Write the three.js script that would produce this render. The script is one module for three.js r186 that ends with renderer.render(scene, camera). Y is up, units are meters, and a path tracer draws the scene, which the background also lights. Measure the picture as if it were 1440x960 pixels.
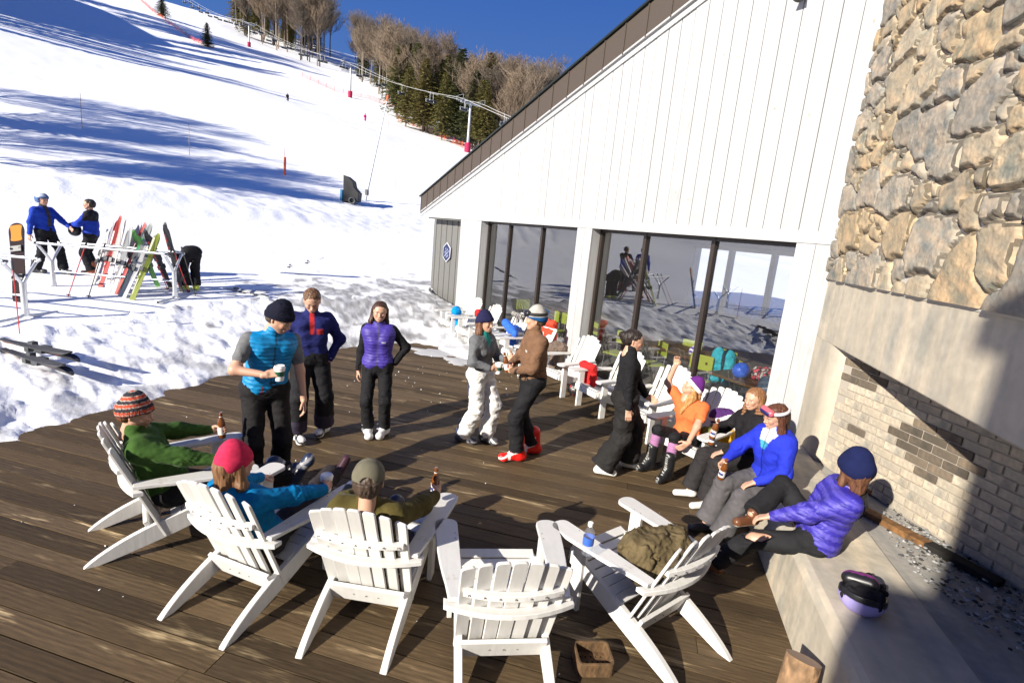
import * as THREE from 'three';
import { mergeGeometries, mergeVertices, toCreasedNormals } from 'three/addons/utils/BufferGeometryUtils.js';
import { RoundedBoxGeometry } from 'three/addons/geometries/RoundedBoxGeometry.js';
import { ImprovedNoise } from 'three/addons/math/ImprovedNoise.js';

// ---------------------------------------------------------------- camera, sky, sun, exposure
const scene = new THREE.Scene();
const TB = 0.235;                       // the hearth runs along -Z; the lens looks a little to its left
const camera = new THREE.PerspectiveCamera(66.15, 1024 / 682, 0.05, 3000);
camera.position.set(0, 2.6, 0);
camera.rotation.order = 'YXZ';
camera.rotation.set(-0.2068, TB, 0.0941);
scene.add(camera);

const renderer = new THREE.WebGLRenderer({ antialias: true });
renderer.setSize(1024, 682);
renderer.toneMapping = THREE.LinearToneMapping;
renderer.toneMappingExposure = 1.85;
renderer.shadowMap.enabled = true;

{ // clear winter sky: deep blue above, paler towards the horizon
  const W = 64, H = 256, d = new Float32Array(W * H * 4);
  const stops = [[-90, .2, .22, .25], [-1, .2, .23, .28], [0, .18, .23, .31], [6, .09, .155, .29], [14, .042, .10, .27], [24, .022, .070, .25], [40, .017, .055, .21], [90, .014, .042, .165]];
  for (let j = 0; j < H; j++) {
    const el = (j + .5) / H * 180 - 90;
    let k = 0; while (k < stops.length - 2 && el > stops[k + 1][0]) k++;
    const a = stops[k], b = stops[k + 1], t = Math.min(1, Math.max(0, (el - a[0]) / (b[0] - a[0])));
    for (let i = 0; i < W; i++) { const o = (j * W + i) * 4; for (let c = 0; c < 3; c++) d[o + c] = a[c + 1] + (b[c + 1] - a[c + 1]) * t; d[o + 3] = 1; }
  }
  const tex = new THREE.DataTexture(d, W, H, THREE.RGBAFormat, THREE.FloatType);
  tex.mapping = THREE.EquirectangularReflectionMapping; tex.magFilter = THREE.LinearFilter; tex.minFilter = THREE.LinearFilter; tex.needsUpdate = true;
  scene.background = tex; scene.environment = tex;
}
const SUN = new THREE.Vector3(-.515 * .9063, .4226, .857 * .9063);   // low winter sun behind the lens, to the left
const sun = new THREE.DirectionalLight(new THREE.Color(1, .93, .81), 5);
sun.position.copy(SUN).multiplyScalar(120); sun.castShadow = true;
sun.shadow.mapSize.set(4096, 4096);
Object.assign(sun.shadow.camera, { left: -60, right: 60, top: 60, bottom: -60, near: 1, far: 400 });
scene.add(sun, sun.target);

// ---------------------------------------------------------------- helpers
let seed = 12345;
const rnd = () => { seed = (seed + 0x6D2B79F5) | 0; let t = Math.imul(seed ^ seed >>> 15, 1 | seed); t = t + Math.imul(t ^ t >>> 7, 61 | t) ^ t; return ((t ^ t >>> 14) >>> 0) / 4294967296; };
const rr = (a, b) => a + (b - a) * rnd();
const R = THREE.MathUtils.degToRad, clamp = THREE.MathUtils.clamp, lerp = THREE.MathUtils.lerp;
const sstep = (a, b, x) => { const t = clamp((x - a) / (b - a), 0, 1); return t * t * (3 - 2 * t); };
const P = new ImprovedNoise();
const nz = (x, y, z = 0) => P.noise(x, y, z);
const fbm = (x, y, z = 0, o = 4) => { let s = 0, a = .5; for (let i = 0; i < o; i++) { s += a * P.noise(x, y, z); x *= 2.03; y *= 2.03; z *= 2.03; a *= .5; } return s; };
const V3 = (x, y, z) => new THREE.Vector3(x, y, z);
const used = {};
function numbered(n) { const k = used[n] = (used[n] ?? -1) + 1; return k ? `${n}_${String(k).padStart(3, '0')}` : n; }
function tag(o, label, category, group, kind) { if (label) o.userData.label = label; if (category) o.userData.category = category; if (group) o.userData.group = group; if (kind) o.userData.kind = kind; return o; }
function thing(name, label, category, group, pos = [0, 0, 0], ry = 0) { const g = new THREE.Group(); g.name = numbered(name); g.position.set(...pos); g.rotation.y = ry; scene.add(g); return tag(g, label, category, group); }
function mesh(name, geo, mat, parent) { if (Array.isArray(geo)) geo = merge(geo); const m = new THREE.Mesh(geo, mat); m.name = parent && parent !== scene ? name : numbered(name); m.castShadow = m.receiveShadow = true; (parent || scene).add(m); return m; }
function merge(list) { list = list.map(g => { g = g.index ? g.toNonIndexed() : g; for (const k of Object.keys(g.attributes)) if (!['position', 'normal', 'uv', 'color'].includes(k)) g.deleteAttribute(k); return g; }); const keep = ['position', 'normal', 'uv', 'color'].filter(k => list.every(g => g.attributes[k])); for (const g of list) for (const k of Object.keys(g.attributes)) if (!keep.includes(k)) g.deleteAttribute(k); return mergeGeometries(list); }
function tx(g, x = 0, y = 0, z = 0, rx = 0, ry = 0, rz = 0) { if (rx) g.rotateX(rx); if (rz) g.rotateZ(rz); if (ry) g.rotateY(ry); return g.translate(x, y, z); }
const box = (w, h, d, x = 0, y = 0, z = 0, r = 0) => (r ? new RoundedBoxGeometry(w, h, d, 2, r) : new THREE.BoxGeometry(w, h, d)).translate(x, y, z);
function rod(a, b, r0, r1 = r0, seg = 8) { const va = V3(...a), vb = V3(...b), d = vb.clone().sub(va), g = new THREE.CylinderGeometry(r1, r0, d.length(), seg); g.applyQuaternion(new THREE.Quaternion().setFromUnitVectors(V3(0, 1, 0), d.clone().normalize())); const c = va.add(vb).multiplyScalar(.5); return g.translate(c.x, c.y, c.z); }
function pipe(pts, r, seg = 24, rs = 8, closed = false) { return new THREE.TubeGeometry(new THREE.CatmullRomCurve3(pts.map(p => V3(...p)), closed, 'catmullrom', .3), seg, r, rs, closed); }
function extr(pts, depth, bevel = 0, seg = 1) { const s = new THREE.Shape(pts.map(p => new THREE.Vector2(p[0], p[1]))); return new THREE.ExtrudeGeometry(s, { depth, bevelEnabled: bevel > 0, bevelThickness: bevel, bevelSize: bevel, bevelOffset: -bevel, bevelSegments: seg, curveSegments: 6 }); }
// box-mapped uv in metres
function boxUV(g, s = 1, ox = 0, oy = 0) { if (!g.attributes.normal) g.computeVertexNormals(); const p = g.attributes.position, n = g.attributes.normal, uv = new Float32Array(p.count * 2); for (let i = 0; i < p.count; i++) { const ax = Math.abs(n.getX(i)), ay = Math.abs(n.getY(i)), az = Math.abs(n.getZ(i)); let u, v; if (ay >= ax && ay >= az) { u = p.getX(i); v = p.getZ(i); } else if (ax >= az) { u = p.getZ(i); v = p.getY(i); } else { u = p.getX(i); v = p.getY(i); } uv[2 * i] = u * s + ox; uv[2 * i + 1] = v * s + oy; } g.setAttribute('uv', new THREE.BufferAttribute(uv, 2)); return g; }
function tex(w, h, fn, srgb = true, rep = 1) { const d = new Uint8Array(w * h * 4); for (let j = 0; j < h; j++) for (let i = 0; i < w; i++) { const c = fn(i / w, j / h), o = (j * w + i) * 4; d[o] = clamp(c[0], 0, 1) * 255; d[o + 1] = clamp(c[1], 0, 1) * 255; d[o + 2] = clamp(c[2], 0, 1) * 255; d[o + 3] = 255; } const t = new THREE.DataTexture(d, w, h); if (srgb) t.colorSpace = THREE.SRGBColorSpace; t.wrapS = t.wrapT = THREE.RepeatWrapping; t.magFilter = THREE.LinearFilter; t.minFilter = THREE.LinearMipmapLinearFilter; t.generateMipmaps = true; t.repeat.set(rep, rep); t.needsUpdate = true; return t; }
// noise that tiles: blend of shifted copies
const tile = (f) => (u, v) => { const a = f(u, v), b = f(u - 1, v), c = f(u, v - 1), d = f(u - 1, v - 1); const wu = sstep(0, 1, u), wv = sstep(0, 1, v); return lerp(lerp(a, b, wu), lerp(c, d, wu), wv); };
const std = (c, rough = .7, o = {}) => new THREE.MeshPhysicalMaterial({ specularIntensity: rough > .75 ? .45 : 1, color: c instanceof THREE.Color ? c : (Array.isArray(c) ? new THREE.Color().setRGB(...c) : new THREE.Color(c)), roughness: rough, ...o });
const lin = (r, g, b) => new THREE.Color().setRGB(r, g, b);

// lens frame <-> world (X right of the lens, Z ahead of it, on the ground)
const cT = Math.cos(TB), sT = Math.sin(TB);
const toWorld = (X, Z) => [X * cT - Z * sT, -X * sT - Z * cT];
const toLens = (x, z) => [x * cT - z * sT, -x * sT - z * cT];
// ---------------------------------------------------------------- terrain
const FT = [[-900, -14], [-100, -3], [-20, -.4], [0, 0], [6, .03], [9, .16], [13, .46], [17, .68], [35, 1.75], [55, 4.4], [75, 10], [97, 17], [140, 29.5], [185, 42], [240, 59], [295, 77], [450, 130], [600, 160], [1500, 190]];
function F(s) { let k = 0; while (k < FT.length - 2 && s > FT[k + 1][0]) k++; const p0 = FT[Math.max(0, k - 1)], a = FT[k], b = FT[k + 1], p3 = FT[Math.min(FT.length - 1, k + 2)]; const h = b[0] - a[0], t = clamp((s - a[0]) / h, 0, 1); const m0 = (b[1] - p0[1]) / (b[0] - p0[0]) * h, m1 = (p3[1] - a[1]) / (p3[0] - a[0]) * h; const t2 = t * t, t3 = t2 * t; return (2 * t3 - 3 * t2 + 1) * a[1] + (t3 - 2 * t2 + t) * m0 + (-2 * t3 + 3 * t2) * b[1] + (t3 - t2) * m1; }
const BARE = [[-6.1, 8], [-6.1, -8], [-5.65, -9.1], [-4.95, -10.3], [-4.4, -10.5], [-3.6, -9.9], [-3.1, -9.5], [-2.5, -10.2], [-1.9, -10.5], [2.1, -6.6], [1.32, -6], [1.32, 8]];
function sdPoly(x, z, V) { let d = 1e9, s = 1; for (let i = 0, j = V.length - 1; i < V.length; j = i++) { const ex = V[j][0] - V[i][0], ez = V[j][1] - V[i][1], wx = x - V[i][0], wz = z - V[i][1]; const t = clamp((wx * ex + wz * ez) / (ex * ex + ez * ez), 0, 1), bx = wx - ex * t, bz = wz - ez * t; d = Math.min(d, bx * bx + bz * bz); const c1 = z >= V[i][1], c2 = z < V[j][1], c3 = ex * wz > ez * wx; if ((c1 && c2 && c3) || (!c1 && !c2 && !c3)) s = -s; } return s * Math.sqrt(d); }
const facU = (x, z) => [((2.01 - x) + (-6.69 - z)) * .70711, ((x - 2.01) - (z + 6.69)) * .70711];   // along the facade, into the building
function groundH(x, z, fine = true) {
  const [X, Z] = toLens(x, z), s = Z * .766 - X * .643, d = Math.hypot(x, z);
  let e = d < 60 ? sdPoly(x, z, BARE) : 50;
  const [u, w] = facU(x, z);
  if (w > .12 && u < 12.2 && w < 14 && u > -12) return -.6;                     // under the lodge
  if (x > 1.25 && z > -9 && w < .2 && x < 9) return -.6;                       // under the hearth
  let h = F(s) * (d < 60 ? sstep(0, 3.4, e) : 1);
  h += .9 * nz(x * .03, z * .03, 3) * sstep(25, 60, d) + 2.6 * nz(x * .011, z * .011, 7) * sstep(60, 140, d);
  h += 40 * sstep(-1.04, -1.30, X / Math.max(Z, 1)) * sstep(70, 25, Math.hypot(X + 205, (Z - 135) * .8)) * (Z > 20 ? 1 : 0);
  if (fine) {
    const lump = sstep(6, 9, d) * sstep(30, 16, d);
    h += .06 * fbm(x * .45, z * .45, 1, 3) * sstep(.2, 1.5, e) + .010 * Math.abs(nz(x * 2.3, z * 2.3, 5)) * lump;
    // broken, cut-up snow where the run meets the flat
    const band = sstep(30, 38, s) * sstep(66, 50, s) * sstep(4, -10, X);
    h += band * (.42 * Math.abs(fbm(x * .22, z * .22, 9, 4)) + .10 * nz(x * 1.1, z * 1.1, 2));
    h += 1.2 * sstep(33, 38, s) * sstep(48, 40, s) * sstep(-8, -26, X) * (1 + .4 * nz(x * .1, z * .1));   // a bank pushed up by the groomers
    h += sstep(50, 90, d) * (.30 * fbm(x * .06, z * .06, 4, 3) + .03 * nz(x * .5, z * .5, 6));
  }
  if (e < 3) {
    const en = e + (x > .3 && z > -7 ? 0 : .5 * fbm(x * 1.2, z * 1.2, 11, 4) + .08 * nz(x * 6, z * 6, 2));
    const edge = .035 + .10 * sstep(0, 1.2, en) + .065 * sstep(.0, .5, en) * fbm(x * 2.6, z * 2.6, 5, 4) * 2;
    h = en > 0 ? h + edge * sstep(0, .12, en) : -.28 * sstep(0, -.3, en) - .004;
    if (en < 0) h = Math.min(h, -.28 * sstep(0, -.3, en) - .004);
  }
  return h;
}
{
  const ang = []; const c0 = -TB;                          // azimuth from -Z towards +X
  for (let a = -180; a < -50; a += 3) ang.push(a); for (let a = -50; a < 44; a += .2) ang.push(a); for (let a = 44; a <= 180.01; a += 3) ang.push(Math.min(a, 180));
  if (ang[ang.length - 1] < 180) ang.push(180);
  const NR = 540, r0 = .8, r1 = 1500, rad = []; for (let i = 0; i <= NR; i++) rad.push(r0 * Math.pow(r1 / r0, i / NR));
  const NA = ang.length, pos = new Float32Array(NA * (NR + 1) * 3), col = new Float32Array(NA * (NR + 1) * 3), uv = new Float32Array(NA * (NR + 1) * 2);
  let k = 0;
  for (let i = 0; i <= NR; i++) for (let j = 0; j < NA; j++, k++) {
    const az = c0 + R(ang[j]), r = rad[i], x = Math.sin(az) * r, z = -Math.cos(az) * r, y = groundH(x, z);
    pos.set([x, y, z], k * 3); { const [LX, LZ] = toLens(x, z); uv.set([(LX * .766 + LZ * .643) / 9, (LZ * .766 - LX * .643) / 9], k * 2); };
    let c = 1, g = 0;
    if (r < 40) { // grit and slush trodden in beside the deck and by the lodge corner
      const e = sdPoly(x, z, BARE);
      g = sstep(2.2, .1, e) * sstep(-.02, .14, fbm(x * 1.6, z * 1.6, 8, 4)) * .5 + .22 * sstep(4, .5, e) * sstep(.0, .3, fbm(x * .8, z * .8, 3, 4));
      const q = Math.hypot((x + 6.3) / 3.0, (z + 13.0) / 3.6); g = Math.max(g, sstep(.02, .16, fbm(x * 1.3, z * 1.3, 4, 5) + .42 - .42 * q) * (.55 + .35 * sstep(-.1, .12, fbm(x * 5, z * 5, 2, 3))));
    }
    g = clamp(g, 0, .86);
    col.set([lerp(.90, .17, g), lerp(.915, .165, g), lerp(.945, .16, g)], k * 3);
  }
  const idx = []; for (let i = 0; i < NR; i++) for (let j = 0; j < NA - 1; j++) { const a = i * NA + j, b = a + 1, c = a + NA, d = c + 1; idx.push(a, b, c, b, d, c); }
  const g = new THREE.BufferGeometry(); g.setAttribute('position', new THREE.BufferAttribute(pos, 3)); g.setAttribute('color', new THREE.BufferAttribute(col, 3)); g.setAttribute('uv', new THREE.BufferAttribute(uv, 2)); g.setIndex(idx); g.computeVertexNormals();
  // fine grain of the snow plus the criss-cross of ski tracks, 9 m a repeat
  const BN = 1024, bd = new Float32Array(BN * BN); const bf = tile((u, v) => .35 * fbm(u * 60, v * 60, 1, 3) + .22 * fbm(u * 9, v * 9, 5, 3)); for (let q = 0; q < BN; q += 2) for (let p = 0; p < BN; p += 2) { const v = .6 + bf(p / BN, q / BN); bd[q * BN + p] = bd[q * BN + p + 1] = bd[(q + 1) * BN + p] = bd[(q + 1) * BN + p + 1] = v; }
  for (let n = 0; n < 46; n++) { let p = rnd() * BN, q = rnd() * BN, dir = rr(-.5, .5) + (n % 5 === 0 ? 1.2 : 0); const w = rr(1.5, 3.5), gap = rr(16, 34), L = rr(400, 1300), dp = rr(.12, .3), cv = rr(-.002, .002); for (let t = 0; t < L; t++) { dir += cv + .004 * nz(t * .02, n); p += Math.sin(dir); q += Math.cos(dir); for (const o of [0, gap]) for (let e = -Math.ceil(w); e <= w; e++) { const x = Math.round(p + (o + e) * Math.cos(dir)), y = Math.round(q - (o + e) * Math.sin(dir)); bd[((y % BN + BN) % BN) * BN + (x % BN + BN) % BN] -= dp * .16 * (1 - Math.abs(e) / (w + 1)); } } }
  const bt = tex(BN, BN, (u, v) => { const a = bd[Math.floor(v * BN) * BN + Math.floor(u * BN)]; return [a, a, a]; }, false);
  const m = new THREE.MeshStandardMaterial({ vertexColors: true, roughness: .62, bumpMap: bt, bumpScale: .04, side: THREE.DoubleSide });
  const o = mesh('snow_ground', g, m); tag(o, 'snow covered ground rising into the ski hill', 'snow', null, 'structure');
}
// ---------------------------------------------------------------- deck
const woodTex = (() => { const f1 = tile((u, v) => fbm(u * 6, v * 60, 2, 4)), f2 = tile((u, v) => fbm(u * 2.2, v * 9, 5, 3)), f3 = tile((u, v) => Math.sin((v * 46 + 1.3 * fbm(u * 3, v * 6, 8, 3)) * 6.283)); return tex(512, 256, (u, v) => { const g = f1(u, v), l = f2(u, v), s = f3(u, v); const t = .62 + .34 * g + .10 * s + .25 * l; return [t, t * .985, t * .96]; }); })();
const wearTex = (() => { const f = tile((u, v) => fbm(u * 5, v * 16, 3, 4)), h = tile((u, v) => fbm(u * 22, v * 120, 6, 3)), q = tile((u, v) => fbm(u * 2, v * 3, 12, 2)); return tex(512, 512, (u, v) => { const w = sstep(.12, .42, f(u, v) + .35 * q(u, v) + .22 * h(u, v)); const n = .9 + .35 * h(u, v); return [lerp(.40, .80, w) * n, lerp(.335, .72, w) * n, lerp(.25, .57, w) * n]; }); })();
const plankMats = [], plankPale = [];
for (let i = 0; i < 7; i++) { const t = wearTex.clone(); t.repeat.set(1, 1); t.offset.set(rnd(), rnd()); t.needsUpdate = true; const k = [.52, .64, .78, .46, .9, .58, .7][i]; plankMats.push(new THREE.MeshPhysicalMaterial({ specularIntensity: .5, map: t, color: lin(k, k * .955, k * .88), roughness: .68, bumpMap: woodTex, bumpScale: .006 })); const k2 = [.74, .84, .95, .68, 1.05, .78, .9][i]; plankPale.push(new THREE.MeshPhysicalMaterial({ specularIntensity: .5, map: t, color: lin(k2, k2 * .965, k2 * .91), roughness: .6, bumpMap: woodTex, bumpScale: .006 })); }
const deck = thing('deck'); deck.userData = { kind: 'structure', label: 'weathered brown plank deck in front of the lodge' };
{
  const pitch = .168;
  for (let r = 0; r < 106; r++) {
    const zc = 2.4 - r * pitch; let xe = Math.min(zc < -6 ? 1.9 : 1.6, 8.7 + zc - .12 + 0); if (zc > -6) xe = Math.min(1.6, 8.7 + zc - .1);
    let x = -6.45 + rr(-.02, .02); let first = rr(1.6, 4.8);
    while (x < xe - .05) {
      let L = first || 4.8; first = 0; if (zc < -9) L = 12; let e = Math.min(x + L, xe); if (xe - e < .5) e = xe;
      const w = pitch - rr(.007, .012), g = boxUV(box(e - x - .004, .036, w, 0, 0, 0), 1);
      const uv = g.attributes.uv, ou = rnd() * 7, ov = rnd() * 5; for (let i = 0; i < uv.count; i++) uv.setXY(i, (uv.getX(i) + ou) / 3.2, (uv.getY(i) + ov) / 1.6);
      const m = mesh('plank', g, (rnd() < .4 ? plankPale : plankMats)[Math.floor(rnd() * 7)], deck); m.position.set((x + e) / 2, -.018 + rr(-.002, .002), zc); m.rotation.x = rr(-.006, .006);
      x = e;
    }
  }
  mesh('joist_base', box(8.2, .1, 18, -2.4, -.25, -6.6), std([.02, .018, .015], .9), deck);
}
// ---------------------------------------------------------------- lodge facade (local x runs left along the wall, z into the building)
const lodge = thing('ski_lodge', 'white board-sided ski lodge with dark roof edge and tall windows', 'building', null, [2.01, 0, -6.69], R(135));
const paintTex = (() => { const f = tile((u, v) => fbm(u * 30, v * 3, 2, 4)), q = tile((u, v) => fbm(u * 3, v * 3, 9, 3)); return tex(256, 256, (u, v) => { const t = .90 + .13 * f(u, v) + .10 * q(u, v); return [t, t * .995, t * .98]; }); })();
const white = [0, 1, 2, 3].map(i => { const k = [.50, .485, .52, .465][i]; const t = paintTex.clone(); t.offset.set(i * .23, i * .37); t.needsUpdate = true; return new THREE.MeshStandardMaterial({ map: t, color: lin(k, k * 1.02, k * 1.07), roughness: .6, bumpMap: paintTex, bumpScale: .004 }); });
const knotMat = std([.35, .3, .25], .8), brownMetal = std([.062, .047, .036], .55), darkEdge = std([.012, .018, .018], .4), frameMat = std([.028, .02, .016], .4), greyBoard = std([.13, .13, .125], .75, { bumpMap: paintTex, bumpScale: .006 });
const roofB = u => 2.97 + (12.65 - u) * .301;         // underside of the roof edge
{
  const bw = .237;
  // upper siding, one board after another
  for (let i = 0; ; i++) {
    const u0 = 12.32 - (i + 1) * bw, u1 = u0 + bw - .010; if (u1 < -9) break;
    const y0 = 2.925, t0 = roofB(u0) + .1, t1 = roofB(u1) + .1; if (t0 < y0 + .02) continue;
    const g = extr([[u0, y0], [u1, y0], [u1, Math.max(y0 + .01, t1)], [u0, t0]], .022, .003); boxUV(g, 1, rnd() * 5, rnd() * 5);
    const b = mesh('board', g, white[Math.floor(rnd() * 4)], lodge); b.position.z = rr(-.003, .003);
    if (rnd() < .5 && i > 20) { const k = new THREE.CircleGeometry(rr(.008, .016), 8); k.scale(1, rr(1, 1.6), 1); const m = mesh('knot', k.rotateY(Math.PI), knotMat, b); m.position.set((u0 + u1) / 2 + rr(-.06, .06), rr(3.1, Math.max(3.2, t1 - .3)), -.0045); }
  }
  mesh('wall_sheathing', extr([[12.3, 2.8], [-9, 2.8], [-9, roofB(-9)], [12.3, roofB(12.3)]].reverse(), .1), std([.10,.095,.09],.9), lodge).position.z = .026;
  mesh('header_trim', boxUV(box(21.4, .145, .05, 1.62, 2.852, .0)), white[0], lodge);
  mesh('header_soffit', box(21.2, .06, .3, 1.6, 2.812, .17), white[1], lodge);
  // columns of narrow boards
  const col = (a, b, nb, d = .24) => { const w = (b - a) / nb; for (let i = 0; i < nb; i++) { const g = boxUV(box(w - .007, 2.785, .024, a + w * (i + .5), 1.39, -.0), 1, rnd() * 5, rnd() * 5); mesh('board', g, white[Math.floor(rnd() * 4)], lodge); } mesh('column_core', box(b - a - .012, 2.78, d, (a + b) / 2, 1.39, d / 2 + .014), a < 0 ? std([.1, .095, .09], .9) : white[2], lodge); };
  col(-9, .45, 40); col(4.3, 4.74, 2); col(8.69, 9.9, 5);
  // alcove of grey boards at the far end
  for (let i = 0; i < 13; i++) { const w = .2; mesh('alcove_board', boxUV(box(w - .012, 2.75, .03, 9.98 + w * (i + .5), 1.4, .33 + (i % 2) * .012)), greyBoard, lodge); }
  mesh('alcove_ceiling', box(2.5, .04, .3, 11.1, 2.76, .17), greyBoard, lodge); mesh('alcove_step', box(2.3, .16, .28, 11.1, .1, .165), std([.16, .075, .05], .8), lodge);
  mesh('end_wall', box(.08, 3.0, 12, 12.5, 1.4, 6.75), white[2], lodge);
  // roof edge: brown metal panels with seams under a dark drip edge
  const n = 40; for (let i = 0; i < n; i++) { const u1 = 12.8 - i * .49, u0 = u1 - .485; const g = extr([[u0, roofB(u0)], [u1, roofB(u1)], [u1, roofB(u1) + .47], [u0, roofB(u0) + .47]], .03, .004); const b = mesh('fascia_panel', g, brownMetal, lodge); b.position.z = -.07; mesh('seam', box(.022, .47, .02, u1, roofB(u1) + .235, -.008), brownMetal, b); }
  const rl = Math.hypot(21.6, 21.6 * .301), ra = Math.atan(.301);
  const strip = (name, th, dep, z, off, mat, len = rl) => { const g = box(len, th, dep); g.rotateZ(-ra); mesh(name, g, mat, lodge).position.set(2.1, roofB(2.1) + off, z); };
  strip('drip_edge', .035, .12, -.06, .50, darkEdge); strip('rake_trim', .1, .025, -.02, -.045, white[0]); strip('rake_soffit', .03, .08, -.04, .012, white[1]); strip('roof', .16, 13, 6.55, .40, brownMetal);
  // windows
  const glass = new THREE.MeshPhysicalMaterial({ color: lin(.86, .9, .9), transmission: 1, thickness: 0, roughness: 0.0, ior: 2.9, side: THREE.DoubleSide });
  const win = (a, b, mull) => {
    const w = new THREE.Group(); w.name = 'window'; lodge.add(w); const zf = .22, y0 = .16, y1 = 2.79;
    mesh('frame', [box(b - a, .07, .07, (a + b) / 2, y1 - .03, zf), box(b - a, .09, .08, (a + b) / 2, y0, zf), box(.06, y1 - y0, .07, a + .03, (y0 + y1) / 2, zf), box(.06, y1 - y0, .07, b - .03, (y0 + y1) / 2, zf)], frameMat, w);
    const e = [a, ...mull, b]; for (const m of mull) mesh('mullion', box(.065, y1 - y0, .085, m, (y0 + y1) / 2, zf), frameMat, w);
    for (let i = 0; i < e.length - 1; i++) mesh('pane', new THREE.PlaneGeometry(e[i + 1] - e[i] - .06, y1 - y0 - .08).translate((e[i] + e[i + 1]) / 2, (y0 + y1) / 2, zf + .005), glass, w);
    mesh('sill', box(b - a + .02, .16, .3, (a + b) / 2, .035, .13), white[0], w);
  };
  win(.45, 4.3, [1.79, 3.15]); win(4.74, 8.69, [6.22, 7.6]);
  // the room behind the glass
  const inWall = std([.42, .36, .29], .85), inFloor = std([.12, .1, .085], .5), ceil = std([.25, .16, .09], .8), post = std([.5, .45, .38], .7);
  mesh('room_floor', box(18, .1, 9.2, 3.2, -.06, 4.85), inFloor, lodge); mesh('room_ceiling', box(18, .1, 9.2, 3.2, 3.02, 4.85), ceil, lodge);
  for (let i = 0; i < 9; i++) mesh('ceiling_beam', box(.14, .22, 9, -5 + i * 2.0, 2.86, 4.85), ceil, lodge);
  mesh('room_side_wall', box(.1, 3.1, 9.2, -5.8, 1.5, 4.85), inWall, lodge); mesh('room_side_wall', box(.1, 3.1, 9.2, 9.95, 1.5, 4.95), inWall, lodge);
  mesh('back_wall_sill', box(15.8, .55, .16, 2.1, .25, 9.4), inWall, lodge); mesh('back_wall_head', box(15.8, .45, .16, 2.1, 2.85, 9.4), inWall, lodge);
  for (let i = 0; i <= 10; i++) mesh('window_post', box(.16, 2.2, .16, -5.75 + i * 1.57, 1.6, 9.4), post, lodge);
  // small lamp fitting on the upper wall
  mesh('wall_lamp', [tx(new THREE.CylinderGeometry(.04, .065, .12, 14), .93, 5.56, -.12, .5), box(.06, .06, .1, .93, 5.63, -.05)], std([.05, .05, .05], .4), lodge);
}
// ---------------------------------------------------------------- fireplace: stone breast, concrete lintel, brick firebox, hearth bench
const fire = thing('stone_fireplace', 'outdoor fireplace of fieldstone above a concrete lintel and long concrete hearth bench', 'fireplace', null, [2.01, 0, 0]);
const concTex = (() => { const f = tile((u, v) => fbm(u * 4, v * 4, 1, 5)), g = tile((u, v) => fbm(u * 14, v * 2.2, 4, 4)), k = tile((u, v) => fbm(u * 30, v * 30, 7, 3)); return tex(256, 256, (u, v) => { const t = .80 + .20 * f(u, v) + .16 * g(u, v) + .10 * k(u, v), y = .05 * g(u, v) + .03 * f(u, v); return [t + y, t * .985, t * .95 - y]; }); })();
const conc = new THREE.MeshStandardMaterial({ map: concTex, color: lin(.74, .68, .585), roughness: .85, bumpMap: concTex, bumpScale: .012 });
const concGrey = new THREE.MeshStandardMaterial({ map: concTex, color: lin(.50, .49, .48), roughness: .85, bumpMap: concTex, bumpScale: .02 });
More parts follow.
